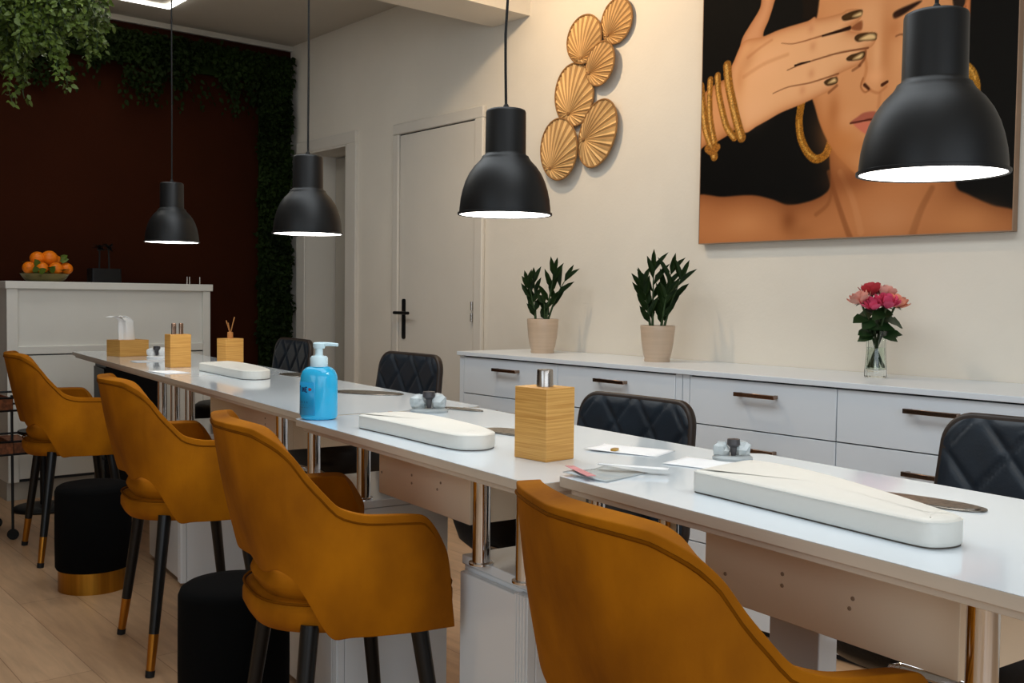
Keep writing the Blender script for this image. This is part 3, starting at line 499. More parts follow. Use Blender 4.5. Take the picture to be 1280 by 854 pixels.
# ------------------------------------------------------------------ quilted black work chairs
def make_work_chair(label):
    o = root('quilted_swivel_chair', label, 'chair', group='black quilted work chairs behind the worktops')
    # faces -x locally; back at x = .20
    W2, Z0, Z1 = .225, .50, .90
    def half(z): 
        t = (z - Z0) / (Z1 - Z0); return W2 * (.90 + .10 * t)
    def corner(u, v):
        # u,v in -1..1 to rounded rectangle
        r = .16
        return u, v
    def back_x(y, z): return .20 + .05 * ((z - Z0) / (Z1 - Z0)) - .32 * y * y
    NU, NV = 61, 57
    def rim(u, v, inset):
        # map square to rounded rect in (y,z)
        a = W2 - inset; bz = (Z1 - Z0) / 2 - inset; zc = (Z0 + Z1) / 2; rr = .065 - inset * .5
        y = u * a; z = v * bz
        ex, ez = abs(y) - (a - rr), abs(z) - (bz - rr)
        if ex > 0 and ez > 0:
            L = math.hypot(ex, ez); m_ = max(ex, ez)
            k = m_ / L
            y = math.copysign((a - rr) + ex * k, y); z = math.copysign((bz - rr) + ez * k, z)
        zz = zc + z
        return y * (1.03 - .10 * (zz - Z0) / (Z1 - Z0)), zz
    def pad(u, v):
        y, z = rim(u * 2 - 1, v * 2 - 1, .010)
        a = (y / .13 + (z - .74) / .17); b = (y / .13 - (z - .74) / .16)
        da = abs(a - round(a)); db = abs(b - round(b)); d = min(da, db)
        puff = .008 * (1 - math.exp(-(d / .05) ** 1.3)) 
        e = min(1, (1 - max(abs(u * 2 - 1), abs(v * 2 - 1))) / .1); 
        return (back_x(y, z) - .012 - puff * e ** .6 , y, z)
    shell = MB().grid(lambda u, v: (lambda p: (back_x(*p), p[0], p[1]))(rim(u * 2 - 1, v * 2 - 1, 0)), 33, 33).build('back_shell', M_leather_trim, o, solid=.024, off=0, ang=60, bevel=.007, seg=2)
    MB().grid(pad, NU, NV).build('quilted_pad', M_leather, shell, ang=180)
    # seat
    def sup(k, a, b, p=2.8):
        t = 2 * PI * k; c, s_ = math.cos(t), math.sin(t); r = (abs(c) ** p + abs(s_) ** p) ** (-1 / p); return c * r * a, s_ * r * b
    n = 48; vs = []; fs = []
    prof = [(.55, -.098), (.80, -.088), (.93, -.062), (.99, -.02), (1.0, .02), (.985, .048), (.9, .063), (.5, .071), (.05, .069)]
    for k, dz in prof:
        for i in range(n):
            x, y = sup(i / n, .215, .262); vs.append((x * k, y * k + .06, .540 + dz))
    for i in range(len(prof) - 1):
        for q in range(n): fs.append((i * n + q, i * n + (q + 1) % n, (i + 1) * n + (q + 1) % n, (i + 1) * n + q))
    fs.append(tuple(range(n - 1, -1, -1))); fs.append(tuple((len(prof) - 1) * n + q for q in range(n)))
    MB().add(vs, fs).build('seat', M_seatblack, o, ang=60)
    MB().tube([(-.235, .05, .37), (-.235, .05, .475), (-.235, .04, .495), (-.235, .02, .50), (-.235, -.14, .50), (-.235, -.16, .495), (-.235, -.17, .475), (-.235, -.17, .37), (-.22, -.17, .355), (.10, -.17, .355), (.12, -.16, .355), (.12, .03, .355), (.10, .05, .355), (-.22, .05, .355), (-.235, .05, .37)], .011, 12).build('seat_frame', M_chrome, o)
    MB().tube([(.05, 0, .455), (.235, 0, .47), (.262, 0, .66)], .016, 12).build('back_bracket', M_blackmetal, o)
    MB().lathe([(.028, .06), (.028, .28), (.018, .285), (.018, .45)], 20).build('gas_lift', M_chrome, o)
    for k in range(5):
        a = 2 * PI * k / 5 + .3
        f = MB().tube([(.02 * math.cos(a), .02 * math.sin(a), .09), (.27 * math.cos(a), .27 * math.sin(a), .065)], [.02, .013], 10).build('base_foot', M_chrome, o)
        MB().tube([(.27 * math.cos(a) - .012 * math.sin(a), .27 * math.sin(a) + .012 * math.cos(a), .028), (.27 * math.cos(a) + .012 * math.sin(a), .27 * math.sin(a) - .012 * math.cos(a), .028)], .028, 16).build('caster', M_cap, f)
    return o
wc = make_work_chair('black quilted leather work chair at the right edge of the photo')
WC = [(1.86, .86, 0, .0, -.01, 'black quilted leather work chair at the right edge of the photo'),
      (1.80, 1.94, 0, -.035, -.035, 'black quilted leather work chair right of the bamboo soap dispenser'),
      (2.0, 3.30, 0, .008, 0, 'black quilted leather work chair just right of the blue soap bottle'),
      (2.13, 4.53, -4, .015, 0, 'dim black quilted work chair directly behind the blue soap bottle, farthest one')]
for i, (x, y, a, dz, dy, l) in enumerate(WC):
    o = place(wc if i == 0 else copy_tree(wc), x, y, a, l)
    for ch in o.children:
        if ch.name.split('.')[0] == 'back_shell': ch.location = (0, dy, dz)
        if ch.name.split('.')[0] == 'back_bracket': ch.location = (0, dy, 0)

# ------------------------------------------------------------------ sideboard along the right wall
CX, CT = 2.795, .88
def cabinet_unit(y0, y1, divs, label):
    o = root('drawer_cabinet', label, 'cabinet', (CX, y0, 0), 0, 'white drawer cabinets along the right wall')
    W = WX - CX - .002; L = y1 - y0
    c = MB(); c.box(.02, W, 0, L, .02, CT - .02); c.box(0, .02, 0, .03, .02, CT - .02); c.box(0, .02, L - .03, L, .02, CT - .02)
    c.build('carcass', M_console, o, smooth=False)
    MB().box(.02, W, .01, L - .01, 0, .02).build('plinth', M_gap, o)
    MB().box(.014, .0205, .028, L - .028, .021, CT - .019).build('shadow_gap', M_gap, o, smooth=False)
    edges = [.031] + [d - y0 for d in divs] + [L - .031]
    rows = [(.6925, CT - .024), (.515, .6885), (.27, .511), (.022, .266)]
    for a, b in zip(edges, edges[1:]):
        for z0, z1 in rows:
            d = MB().box(-.001, .017, a + .0018, b - .0018, z0, z1).build('drawer', M_console, o, bevel=.001, seg=1)
            yc = (a + b) / 2; zc = z1 - (z1 - z0) * .28 - .0 if z1 > .8 else z1 - .062
            if z1 > .8: zc = .812
            hm = MB(); hm.box(-.030, -.020, yc - .082, yc + .082, zc - .007, zc + .007); hm.box(-.022, 0, yc - .078, yc - .066, zc - .006, zc + .006); hm.box(-.022, 0, yc + .066, yc + .078, zc - .006, zc + .006)
            hm.build('handle', M_handle, d, bevel=.001, seg=1)
    return o
cabinet_unit(2.392, 3.725, [3.058], 'white drawer cabinet by the closed door, below the two potted plants')
cabinet_unit(1.10, 2.388, [1.763], 'white drawer cabinet below the vase of roses')
tag(MB().box(CX - .012, WX - .002, 1.09, 3.735, CT - .018, CT).build('sideboard_top', M_console, bevel=.0015), 'long glossy white top lying over the drawer cabinets', 'worktop')

# ------------------------------------------------------------------ reception counter
o = root('reception_counter', 'white panelled reception counter in front of the dark red-brown wall', 'counter', (1.374, 5.85, 0))
L, Dp = 1.13, .36
MB().box(0, L, 0.02, Dp, .10, 1.145).build('body', M_counter, o, smooth=False)
MB().box(-.008, L + .012, -.012, Dp + .01, 1.145, 1.186).build('counter_top', M_counter, o, bevel=.003)
MB().box(0, .055, 0, .025, .10, 1.145).build('stile', M_counter, o, bevel=.002)
MB().box(L - .045, L, 0, .025, .10, 1.145).build('stile', M_counter, o, bevel=.002)
MB().box(.055, L - .045, .002, .03, .79, .835).build('rail', M_counter, o, bevel=.004)
MB().box(.055, L - .045, .012, .028, .784, .79).build('shadow_gap', M_gap, o, smooth=False)
MB().box(.055, L - .045, .008, .03, .115, .784).build('lower_panel', M_counter, o, bevel=.002)
MB().box(.055, L - .045, .012, .028, .10, .115).build('shadow_gap', M_gap, o, smooth=False)
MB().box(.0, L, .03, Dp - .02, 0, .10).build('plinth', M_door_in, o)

# oranges in a bowl
FX, FY, FZ = 1.611, 6.02, 1.186
o = root('fruit_bowl', 'low olive glass bowl of oranges on the reception counter', 'bowl', (FX, FY, FZ))
MB().lathe([(.0, 0), (.085, 0), (.105, .012), (.128, .045), (.123, .045), (.1, .017), (.08, .008), (0, .008)], 40, capb=False, capt=False).build('bowl', M_bowl, o)
def leafblade(mb, p, d, up, L, W, fold=.25, curl=.15):
    p = Vector(p); d = Vector(d).normalized(); up = Vector(up); s = d.cross(up)
    if s.length < 1e-4: s = d.cross(Vector((1, .3, 0)))
    s.normalize(); n = s.cross(d)
    c = lambda t, w, h: tuple(p + d * (L * t) + s * (W * w) + n * (L * h))
    vs = [c(0, 0, 0), c(.35, .5, fold * .3), c(.35, 0, 0), c(.35, -.5, fold * .3), c(.72, .36, fold * .2 - curl * .5), c(.72, 0, -curl * .5), c(.72, -.36, fold * .2 - curl * .5), c(1, 0, -curl)]
    mb.add(vs, [(0, 2, 1), (0, 3, 2), (1, 2, 5, 4), (2, 3, 6, 5), (4, 5, 7), (5, 6, 7)])
lv = MB()
for a, z in ((.3, .12), (3.6, .05), (5.5, .06), (2.2, .1), (4.4, .04), (1.2, .05), (4.0, .05), (3.8, .065), (5.2, .055), (4.75, .07)):
    leafblade(lv, (.09 * math.cos(a), .09 * math.sin(a), z), (math.cos(a), math.sin(a), .3), (0, 0, 1), .06, .04)
for _ in range(26):
    a = random.uniform(0, 2 * PI); leafblade(lv, (.085 * math.cos(a), .085 * math.sin(a), .035), (math.cos(a + .6), math.sin(a + .6), random.uniform(-.1, .8)), (0, 0, 1), .045, .028)
for c_, d_ in (((.062, -.06, .115), (.8, -.5, .3)), ((.07, -.05, .12), (.5, -.6, .6)), ((-.07, -.11, .05), (-.3, -.6, .5)), ((-.06, -.115, .045), (.4, -.6, .4)), ((-.055, -.09, .085), (-.5, -.6, .7)), ((0, -.115, .05), (.2, -.6, .6))): leafblade(lv, c_, d_, (-.3, -.8, .4), .05, .04)
lv.build('leaves', M_fruitleaf, o)
om = None
ORL = [(-.095, -.055, .075, .036, 'orange at the left end of the bowl on the counter'), (-.035, -.085, .075, .033, 'front left orange in the bowl on the counter'),
       (.035, -.085, .073, .037, 'front right orange in the bowl on the counter'), (.1, -.05, .075, .036, 'orange at the right end of the bowl on the counter'),
       (-.042, -.02, .128, .041, 'top left orange on the pile in the counter bowl'), (.018, -.025, .132, .045, 'topmost large orange on the pile in the counter bowl'), (.055, 0, .118, .036, 'upper right orange on the pile in the counter bowl')]
for x, y, z, r, l in ORL:
    ob = root('orange', l, 'orange', (FX + x, FY + y, FZ + z), random.uniform(0, 6), 'oranges in the bowl on the counter')
    MB().ball((0, 0, 0), r, 24, 16, (1, 1, .94)).build('peel', M_orange, ob); MB().lathe([(.005, r * .93), (.003, r * .945)], 8).build('stem_button', M_stemg, ob)
# black planter with dried stems
o = root('black_planter', 'black box planter with two dark dried stems on the reception counter', 'planter', (1.945, 6.05, 1.186))
m = MB(); m.prism(rrect(-.085, .085, -.05, .05, .012), 0, .083); m.build('pot', M_blackmetal, o, bevel=.003)
m = MB(); m.tube([(-.028, 0, .083), (-.025, .0, .2)], .005, 8); m.tube([(.028, 0, .083), (.026, 0, .2)], .005, 8); m.build('stems', M_darkfoliage, o)
m = MB()
for sx in (-.025, .026):
    for k in range(26):
        a = random.uniform(0, 2 * PI); e = random.uniform(-.5, 1.2)
        leafblade(m, (sx, 0, .2), (math.cos(a), math.sin(a), e), (0, 0, 1), random.uniform(.025, .05), .018)
m.build('dried_heads', M_darkfoliage, o)
for i, (x, l) in enumerate(((2.42, 'left of three slim steel pen tips on the counter'), (2.436, 'middle of three slim steel pen tips on the counter'), (2.50, 'right one of three slim steel pen tips on the counter'))):
    o = root('small_steel_bottle', l, 'bottle', (x, 6.0, 1.186), 0, 'slim steel bottles on the counter')
    MB().lathe([(.0, 0), (.0055, 0), (.0055, .028), (.004, .03), (0, .03)], 12, capb=False, capt=False).build('body', M_steel, o); MB().lathe([(.0045, .03), (.0045, .046), (.003, .047)], 12).build('cap', M_steel, o)

# ------------------------------------------------------------------ pendant lamps
SR = .105
def make_pendant(label, cordpts=None, drop=1.2):
    o = root('pendant_lamp', label, 'lamp', group='black pendant lamps over the worktops')
    prof = [(.0005, .2345), (.039, .2345), (.0432, .2325), (.0448, .228), (.0455, .138), (.0465, .134), (.052, .131), (.0535, .127), (.0575, .121), (.070, .108), (.081, .092), (.0895, .074), (.0955, .055), (.1, .034), (.1022, .014), (.1025, .006), (.1060, .005), (.1064, .002), (.1058, 0), (.1022, 0), (.1010, .004)]
    MB().lathe(prof, 64, capb=False, capt=False).build('shade', M_pendant, o, ang=50)
    inn = [(.1003, .008), (.0985, .03), (.094, .052), (.088, .071), (.079, .089), (.068, .105), (.05, .12), (.0, .124)]
    MB().lathe(inn, 64, capb=False, capt=False).build('shade_lining', M_shadein, o)
    MB().lathe([(0, .0015), (.1012, .0015), (.1012, .005), (0, .005)], 48, capb=False, capt=False).build('diffuser', M_diff, o)
    return o
LP = [(1.529, 3.942, 1.331, 'farthest black pendant lamp, hanging in front of the dark red wall'), (1.478, 2.739, 1.3126, 'black pendant lamp in front of the open white doorway'),
      (1.442, 1.76, 1.314, 'black pendant lamp left of the palm leaf wall decoration'), (1.424, .752, 1.317, 'nearest black pendant lamp, overlapping the portrait')]
pl = make_pendant(LP[0][3])
for i, (x, y, z, l) in enumerate(LP):
    o = pl if i == 0 else copy_tree(pl)
    o.location = (x, y, z); o['label'] = l
for i, (x, y, z, l) in enumerate(LP):
    o = [q for q in bpy.data.objects if q.get('label') == l][0]
    top = CZ - z
    if i == 2: pts = [(0, 0, .232), (-.003, 0, .33), (-.004, 0, .40), (.0, 0, .46), (.006, -.003, .60), (.008, -.004, .8), (0, 0, top)]
    else: pts = [(0, 0, .232), (0.001, 0, .5), (0, 0, top)]
    MB().tube(pts, .003, 8).build('cord', M_cord, o); MB().lathe([(.0, .2335), (.008, .2335), (.006, .244), (.003, .248)], 16, capb=False).build('cord_grip', M_cord, o)
    MB().lathe([(.05, top - .03), (.05, top)], 24).build('ceiling_rose', M_pendant, o)

# square led frame on the ceiling
o = root('led_ceiling_frame', 'square glowing LED frame lamp below the ceiling', 'lamp', (2.272, 5.885, 2.8), 0)
S = .9
for nm, (x0, x1, y0, y1) in (('led_bar', (-S, 0, -.035, 0)), ('led_bar', (-.035, 0, -S, -.035)), ('led_bar', (-S, -S + .035, -S, -.035)), ('led_bar', (-S + .035, -.035, -S, -S + .035))):
    MB().box(x0, x1, y0, y1, -.014, -.003).build(nm, M_led, o, bevel=.004)
    MB().box(x0 + .005, x1 - .005, y0 + .005, y1 - .005, -.003, 0).build('led_housing', M_counter, o)

# ------------------------------------------------------------------ palm leaf wall decoration
o = root('palm_leaf_wall_art', 'wall decoration of six round dried palm leaf fans on the right wall', 'wall decoration', (3.2, 3.4, 2.05))
FANS = [((3.181, 2.355), (3.242, 2.292), .093, .098, -.35), ((3.374, 2.309), (3.395, 2.212), .112, .108, .12), ((3.255, 2.178), (3.336, 2.141), .085, .098, -.45),
        ((3.448, 2.071), (3.487, 1.974), .128, .145, .2), ((3.278, 1.872), (3.382, 1.851), .112, .155, -.45), ((3.522, 1.826), (3.587, 1.727), .125, .143, .12)]
for k, ((cy, cz), (by, bz), ry, rz_, tilt) in enumerate(FANS):
    xo = WX - .018 - .012 * (k % 3)
    ct, stt = math.cos(tilt), math.sin(tilt)
    def ell(a, r=1.0):
        # y toward +Y is left in view
        p, q = ry * r * math.sin(a), rz_ * r * math.cos(a)
        return cy + p * ct + q * stt, cz - p * stt + q * ct
    # base point pulled inside the ellipse
    b0 = (cy + (by - cy) * .86, cz + (bz - cz) * .86)
    n, mrad = 76, 9; vs = []; fs = []
    for i in range(n):
        a = 2 * PI * i / n; ey, ez = ell(a)
        for j_ in range(mrad):
            t = j_ / (mrad - 1); y = b0[0] + (ey - b0[0]) * t; z = b0[1] + (ez - b0[1]) * t
            pleat = (.0034 * (t ** .6)) * (1 if i % 2 else -1)
            vs.append((xo - .008 * math.sin(PI * t) + pleat - 3.2, y - 3.4, z - 2.05))
    for i in range(n):
        for j_ in range(mrad - 1):
            a = i * mrad + j_; b = ((i + 1) % n) * mrad + j_; fs.append((a, b, b + 1, a + 1))
    fan = MB().add(vs, fs).build('palm_fan', [M_palm, M_palm2], o, smooth=False)
    for pi, pg in enumerate(fan.data.polygons): pg.material_index = (pi // (mrad - 1) // 2) % 2
    MB().tube([(xo - .002 - 3.2, ell(2 * PI * i / 64)[0] - 3.4, ell(2 * PI * i / 64)[1] - 2.05) for i in range(65)], .0042, 8, caps=False).build('fan_rim', M_palmrim, fan)
    MB().ball((xo - .006 - 3.2, b0[0] - 3.4, b0[1] - 2.05), .009, 10, 8, (.6, 1, 1)).build('fan_knot', M_palmrim, fan)

# ------------------------------------------------------------------ potted plants on the sideboard
def zz_plant(x, y, label, stems, r=.072, hpot=.155, sc=1.0):
    o = root('potted_plant', label, 'plant', (x, y, CT), 0, 'potted plants on the white sideboard')
    MB().lathe([(0, 0), (r * .72, 0), (r * .74, .004), (r * .73, .014), (r * .80, .03), (r * .91, .075), (r * .97, .12), (r, hpot - .004), (r * .985, hpot), (r * .93, hpot), (r * .91, hpot - .02), (0, hpot - .022)], 48, capb=False, capt=False).build('pot', M_pot, o)
    MB().lathe([(0, hpot - .02), (r * .92, hpot - .02)], 32, capb=False, capt=False).build('soil', M_soil, o)
    rt3 = Vector((rt.x, rt.y, 0))
    for (bx, tipx, tipz, dep, nl, ll) in stems:
        b0 = rt3 * bx + Vector((rt.y * -dep * .3, rt.x * dep * .3, hpot - .02)); tp = rt3 * tipx + Vector((rt.y * -dep, rt.x * dep, tipz))
        mid = b0.lerp(tp, .5) + Vector((0, 0, .012)) - rt3 * (tipx - bx) * .12
        q = lambda t: b0 * (1 - t) ** 2 + mid * 2 * t * (1 - t) + tp * t * t
        stm = MB().tube([q(i / 8) for i in range(9)], [.0055 - .0035 * i / 8 for i in range(9)], 8).build('stem', M_stemg, o)
        lf = MB()
        for i in range(nl):
            t = .15 + .83 * i / (nl - 1); p = q(t); tan = (q(min(1, t + .05)) - q(t - .05)).normalized()
            side = rt3 if i % 2 else -rt3
            dv = (tan * 1.15 + side * (.50 + .15 * random.random()) + Vector((random.uniform(-.3, .3), random.uniform(-.3, .3), .1)))
            nv = Vector((-.75, -.6, .5)) + Vector((random.uniform(-.4, .4), random.uniform(-.4, .4), 0))
            leafblade(lf, p, dv, nv, ll * (1.05 - .25 * abs(t - .6)) * random.uniform(.9, 1.08), .026 * sc, .35, .10)
        leafblade(lf, q(1), (q(1) - q(.9)), Vector((-.7, -.6, .3)), ll * .85, .022 * sc, .3, .02)
        lf.build('leaves', M_zz, stm)
    return o
zz_plant(3.04, 3.43, 'potted zz plant with two separate leafy stems, nearer the closed door',
         [(-.03, -.066, .305, .0, 8, .085), (-.032, -.040, .318, .02, 6, .085), (.02, .095, .325, .0, 6, .105), (.014, .046, .352, -.02, 7, .10), (.01, .004, .225, -.02, 3, .055)])
zz_plant(3.04, 2.735, 'bushier potted zz plant nearer the portrait', [(-.028, -.062, .30, 0, 8, .095), (-.02, -.018, .36, .02, 8, .11), (.012, .048, .35, 0, 8, .105), (.022, .085, .33, -.02, 7, .10), (.012, .03, .27, -.03, 6, .085)], r=.070, hpot=.145)

# ------------------------------------------------------------------ vase of roses
VX, VY = 3.06, 1.79
o = root('flower_vase', 'clear cut glass vase holding pink and peach roses on the sideboard', 'vase', (VX, VY, CT))
def facet(r, z, k=0): return (r, z)
op = [(0, 0), (.033, 0), (.036, .004), (.036, .025), (.034, .045), (.031, .09), (.0325, .125), (.038, .155)]
ip = [(.0355, .155), (.0300, .125), (.0283, .09), (.031, .045), (.0325, .028), (0, .022)]
MB().lathe(op + ip, 16, capb=False, capt=False).build('vase_glass', M_glass, o, ang=10)
MB().lathe([(0, .024), (.0315, .029), (.0300, .045), (.0276, .09), (.0278, .1), (0, .1)], 24, capb=False, capt=False).build('vase_water', M_water, o)
def make_rose(name, label, dx, dz, dd, m, r, leafn):
    # dx: across the picture, dd: toward the camera
    R2 = Vector((rt.x, rt.y, 0)); F2 = Vector((fw.x, fw.y, 0)).normalized()
    o = root(name, label, 'rose', (VX, VY, CT), 0, 'roses in the glass vase')
    hd = R2 * dx - F2 * dd + Vector((0, 0, dz)); neck = R2 * dx * .25 - F2 * dd * .25 + Vector((0, 0, .15)); foot = R2 * (-dx * .30) + F2 * dd * .25 + Vector((0, 0, .032))
    q = lambda t: foot * (1 - t) ** 2 + neck * 2 * t * (1 - t) + hd * t * t
    st = MB().tube([q(i / 10) for i in range(11)], .0036, 8).build('stem', M_stemg, o)
    ax = (hd - neck).normalized()
    M = Matrix.Translation(hd) @ ax.to_track_quat('Z', 'Y').to_matrix().to_4x4()
    bl = MB()
    for ring, (cnt, R, hgt, open_) in enumerate(((3, .30, 1.0, .0), (4, .52, 1.0, .04), (5, .76, .95, .10), (6, .98, .82, .24))):
        for k in range(cnt):
            a0 = 2 * PI * k / cnt + ring * .7 + random.uniform(-.1, .1); wid = 2 * PI / cnt * .78
            def fn(u, v):
                a = a0 + (u - .5) * wid * (.35 + .75 * math.sin(PI * min(1, v * .62 + .18)))
                rr = r * R * (.25 + .75 * math.sin(PI / 2 * min(1, v * 1.25))) + r * open_ * .55 * v ** 3
                z = r * hgt * 1.15 * v - r * .55 - r * open_ * .3 * v ** 4 - .10 * r * (2 * u - 1) ** 2 * v
                return (rr * math.cos(a), rr * math.sin(a), z)
            bl.grid(fn, 7, 7)
    bl.xf(M).build('bloom', m, o, ang=60)
    sp = MB()
    for k in range(5):
        a = 2 * PI * k / 5; leafblade(sp, M @ Vector((0, 0, -r * .55)), M.to_3x3() @ Vector((math.cos(a), math.sin(a), .2)), M.to_3x3() @ Vector((0, 0, 1)), r * .8, r * .35)
    sp.build('sepals', M_roseleaf, o)
    for k in range(leafn):
        t = .50 + .11 * k; a = random.uniform(0, 2 * PI); lb = MB()
        dv = R2 * (math.copysign(1, dx) if k % 2 == 0 else -math.copysign(1, dx)) * .8 - F2 * random.uniform(-.2, .6) + Vector((0, 0, random.uniform(-.35, .1)))
        leafblade(lb, q(t), dv, Vector((0, 0, 1)) - F2 * .8, .062, .046, .2, .2); lb.build('leaf', M_roseleaf, st)
    return o
make_rose('rose', 'blush rose at the left of the bunch in the vase', -.062, .262, .01, M_blush, .036, 4)
make_rose('rose', 'dark red-pink rose at the top of the bunch in the vase', -.014, .292, -.02, M_redrose, .038, 3)
make_rose('rose', 'light peach rose at the upper right of the bunch', .032, .284, -.02, M_blush, .035, 3)
make_rose('rose', 'peach rose at the right of the bunch in the vase', .066, .252, .0, M_peach, .037, 4)
make_rose('rose', 'bright pink rose at the centre front of the bunch', .018, .252, .042, M_pink, .040, 4)
make_rose('rose', 'deep pink rose at the front left of the bunch', -.028, .244, .036, M_pink, .036, 4)

# ------------------------------------------------------------------ things on the worktops
def onb(key, x, y): return (x, y, TABS[key][4])
def bamboo(x, y, deg, w, d, h, label, name, cat, key='far'):
    o = root(name, label, cat, (x, y, TABS[key][4]), math.radians(deg))
    MB().box(-w / 2, w / 2, -d / 2, d / 2, 0, h).build('bamboo_box', M_bamboo, o, bevel=.0015)
    return o
b = bamboo(1.296, 1.4535, 3, .076, .088, .139, 'bamboo cube soap dispenser with a steel cap on the middle worktop', 'soap_dispenser', 'dispenser', 'mid')
MB().lathe([(0, .139), (.0165, .139), (.0155, .170), (.0145, .172), (0, .172)], 28, capb=False, capt=False).build('steel_cap', M_steel, b)
b = bamboo(1.637, 4.158, 2, .09, .06, .139, 'bamboo box with steel tools upright in it on the far worktop', 'tool_holder', 'holder')
for q, (x, y) in enumerate(((-.025, -.01), (-.012, .005), (.008, -.008), (.02, .008))):
    o = root('steel_tool', ['leftmost', 'second', 'third', 'rightmost'][q] + ' steel tool standing in the bamboo holder', 'tool', (1.637 + x, 4.158 + y, T + .139), 0, 'steel tools in the bamboo holder')
    MB().lathe([(.0, 0), (.0065, 0), (.0065, .044), (.005, .046), (0, .046)], 12, capb=False, capt=False).build('handle', M_handle, o)
    MB().lathe([(.0068, .025), (.0068, .032)], 12).build('ring', M_handle, o)
b = bamboo(1.875, 4.17, 8, .088, .072, .117, 'bamboo box holding dried reeds at the back of the far worktop', 'reed_box', 'box')
MB().lathe([(0, .117), (.013, .117), (.012, .143), (.010, .145), (0, .145)], 16, capb=False, capt=False).build('reed_jar', M_reed, b)
for q, (dx, dz, dy) in enumerate(((-.020, .195, 0), (-.004, .185, .01), (.018, .21, -.005))):
    MB().tube([(0, 0, .135), (dx, dy, dz)], .0024, 6).build('reed', M_reed, b)
b = bamboo(1.725, 5.02, 12, .155, .12, .08, 'bamboo tissue box at the far end of the far worktop', 'tissue_box', 'box')
t = MB()
def tis(u, v):
    w_ = (u - .5) * .085 * (1 - .2 * v); lean = -.085 * max(0, v - .5) * 2
    return (w_ * math.cos(v * .5) + lean - .005 + .01 * math.sin(u * 9), .012 * math.sin(u * 7 + v * 3), .07 + .13 * math.sin(min(1, v * 1.15) * PI / 2) - .03 * max(0, v - .7))
t.grid(tis, 17, 17).build('tissue', M_tissue, b, solid=.003, off=0)

def arm_pad(key, outline, hgt, label):
    z0 = TABS[key][4]; cx = sum(p[0] for p in outline) / len(outline); cy = sum(p[1] for p in outline) / len(outline)
    o = root('arm_rest_pad', label, 'pad', (cx, cy, z0), 0, 'white padded arm rests on the worktops')
    P = [np.array((x - cx, y - cy)) for x, y in outline]; out = []
    k = len(P)
    for i in range(k):      # rounded outline
        p0, p1, p2_, p3_ = P[i - 1], P[i], P[(i + 1) % k], P[(i + 2) % k]
        for j in range(8):
            t = j / 8; out.append(.5 * ((2 * p1) + (-p0 + p2_) * t * .8 + (2 * p0 * .8 - (2 + 3 * .8 - .4) * p1 + (2 * 2 - 2 * .0 - .4 - .0) * p2_ * 1.0 - .8 * p3_) * 0 * t) + (p2_ - p1) * t * 0)
            h00, h10, h01, h11 = 2 * t ** 3 - 3 * t ** 2 + 1, t ** 3 - 2 * t ** 2 + t, -2 * t ** 3 + 3 * t ** 2, t ** 3 - t ** 2
            out[-1] = h00 * p1 + h10 * (p2_ - p0) * .42 + h01 * p2_ + h11 * (p3_ - p1) * .42
    n = len(out); nr = []
    for i in range(n):
        e = out[(i + 1) % n] - out[i - 1]; L_ = np.hypot(*e) + 1e-9; nr.append(np.array((-e[1], e[0])) / L_)
    ar = sum(out[i][0] * out[(i + 1) % n][1] - out[(i + 1) % n][0] * out[i][1] for i in range(n))
    if ar < 0: nr = [-v for v in nr]
    prof = [(.002, .0016), (.0004, .003), (0, .008), (0, hgt * .80), (.0012, hgt * .90), (.005, hgt * .965), (.012, hgt * 1.0), (.025, hgt * 1.035), (.04, hgt * 1.06)]
    vs = []; fs = []
    for ins, z in prof: vs += [(*(out[i] + nr[i] * ins), z) for i in range(n)]
    for i in range(len(prof) - 1):
        for q in range(n): fs.append((i * n + q, i * n + (q + 1) % n, (i + 1) * n + (q + 1) % n, (i + 1) * n + q))
    vs.append((0, 0, hgt * 1.09)); c = len(vs) - 1; b_ = (len(prof) - 1) * n
    fs += [(b_ + q, b_ + (q + 1) % n, c) for q in range(n)]; fs.append(tuple(range(n - 1, -1, -1)))
    MB().add(vs, fs).build('cushion', M_pad, o, ang=80)
    MB().tube([(*(out[i % n] + nr[i % n] * .0008), hgt * .88) for i in range(n + 1)], .0011, 6, caps=False).build('seam', M_pad, o)
    MB().prism([tuple(out[i] + nr[i] * .0015) for i in range(n)], 0, .0018).build('base_board', M_padline, o)
    return o
def vent(key, x, y, deg, a, bb, label):
    o = root('dust_extractor', label, 'vent', (x, y, TABS[key][4]), math.radians(deg), 'metal dust extractor grilles let into the worktops')
    pr = [(2 * PI * i / 48) for i in range(48)]
    shape = lambda t, k: (a * k * math.copysign(abs(math.cos(t)) ** .8, math.cos(t)), bb * k * math.copysign(abs(math.sin(t)) ** .8, math.sin(t)))
    MB().prism([shape(t, 1) for t in pr], 0, .003).build('vent_frame', M_ventframe, o, bevel=.001)
    MB().prism([shape(t, .9) for t in pr], .003, .0042).build('grille', M_vent, o)
    return o
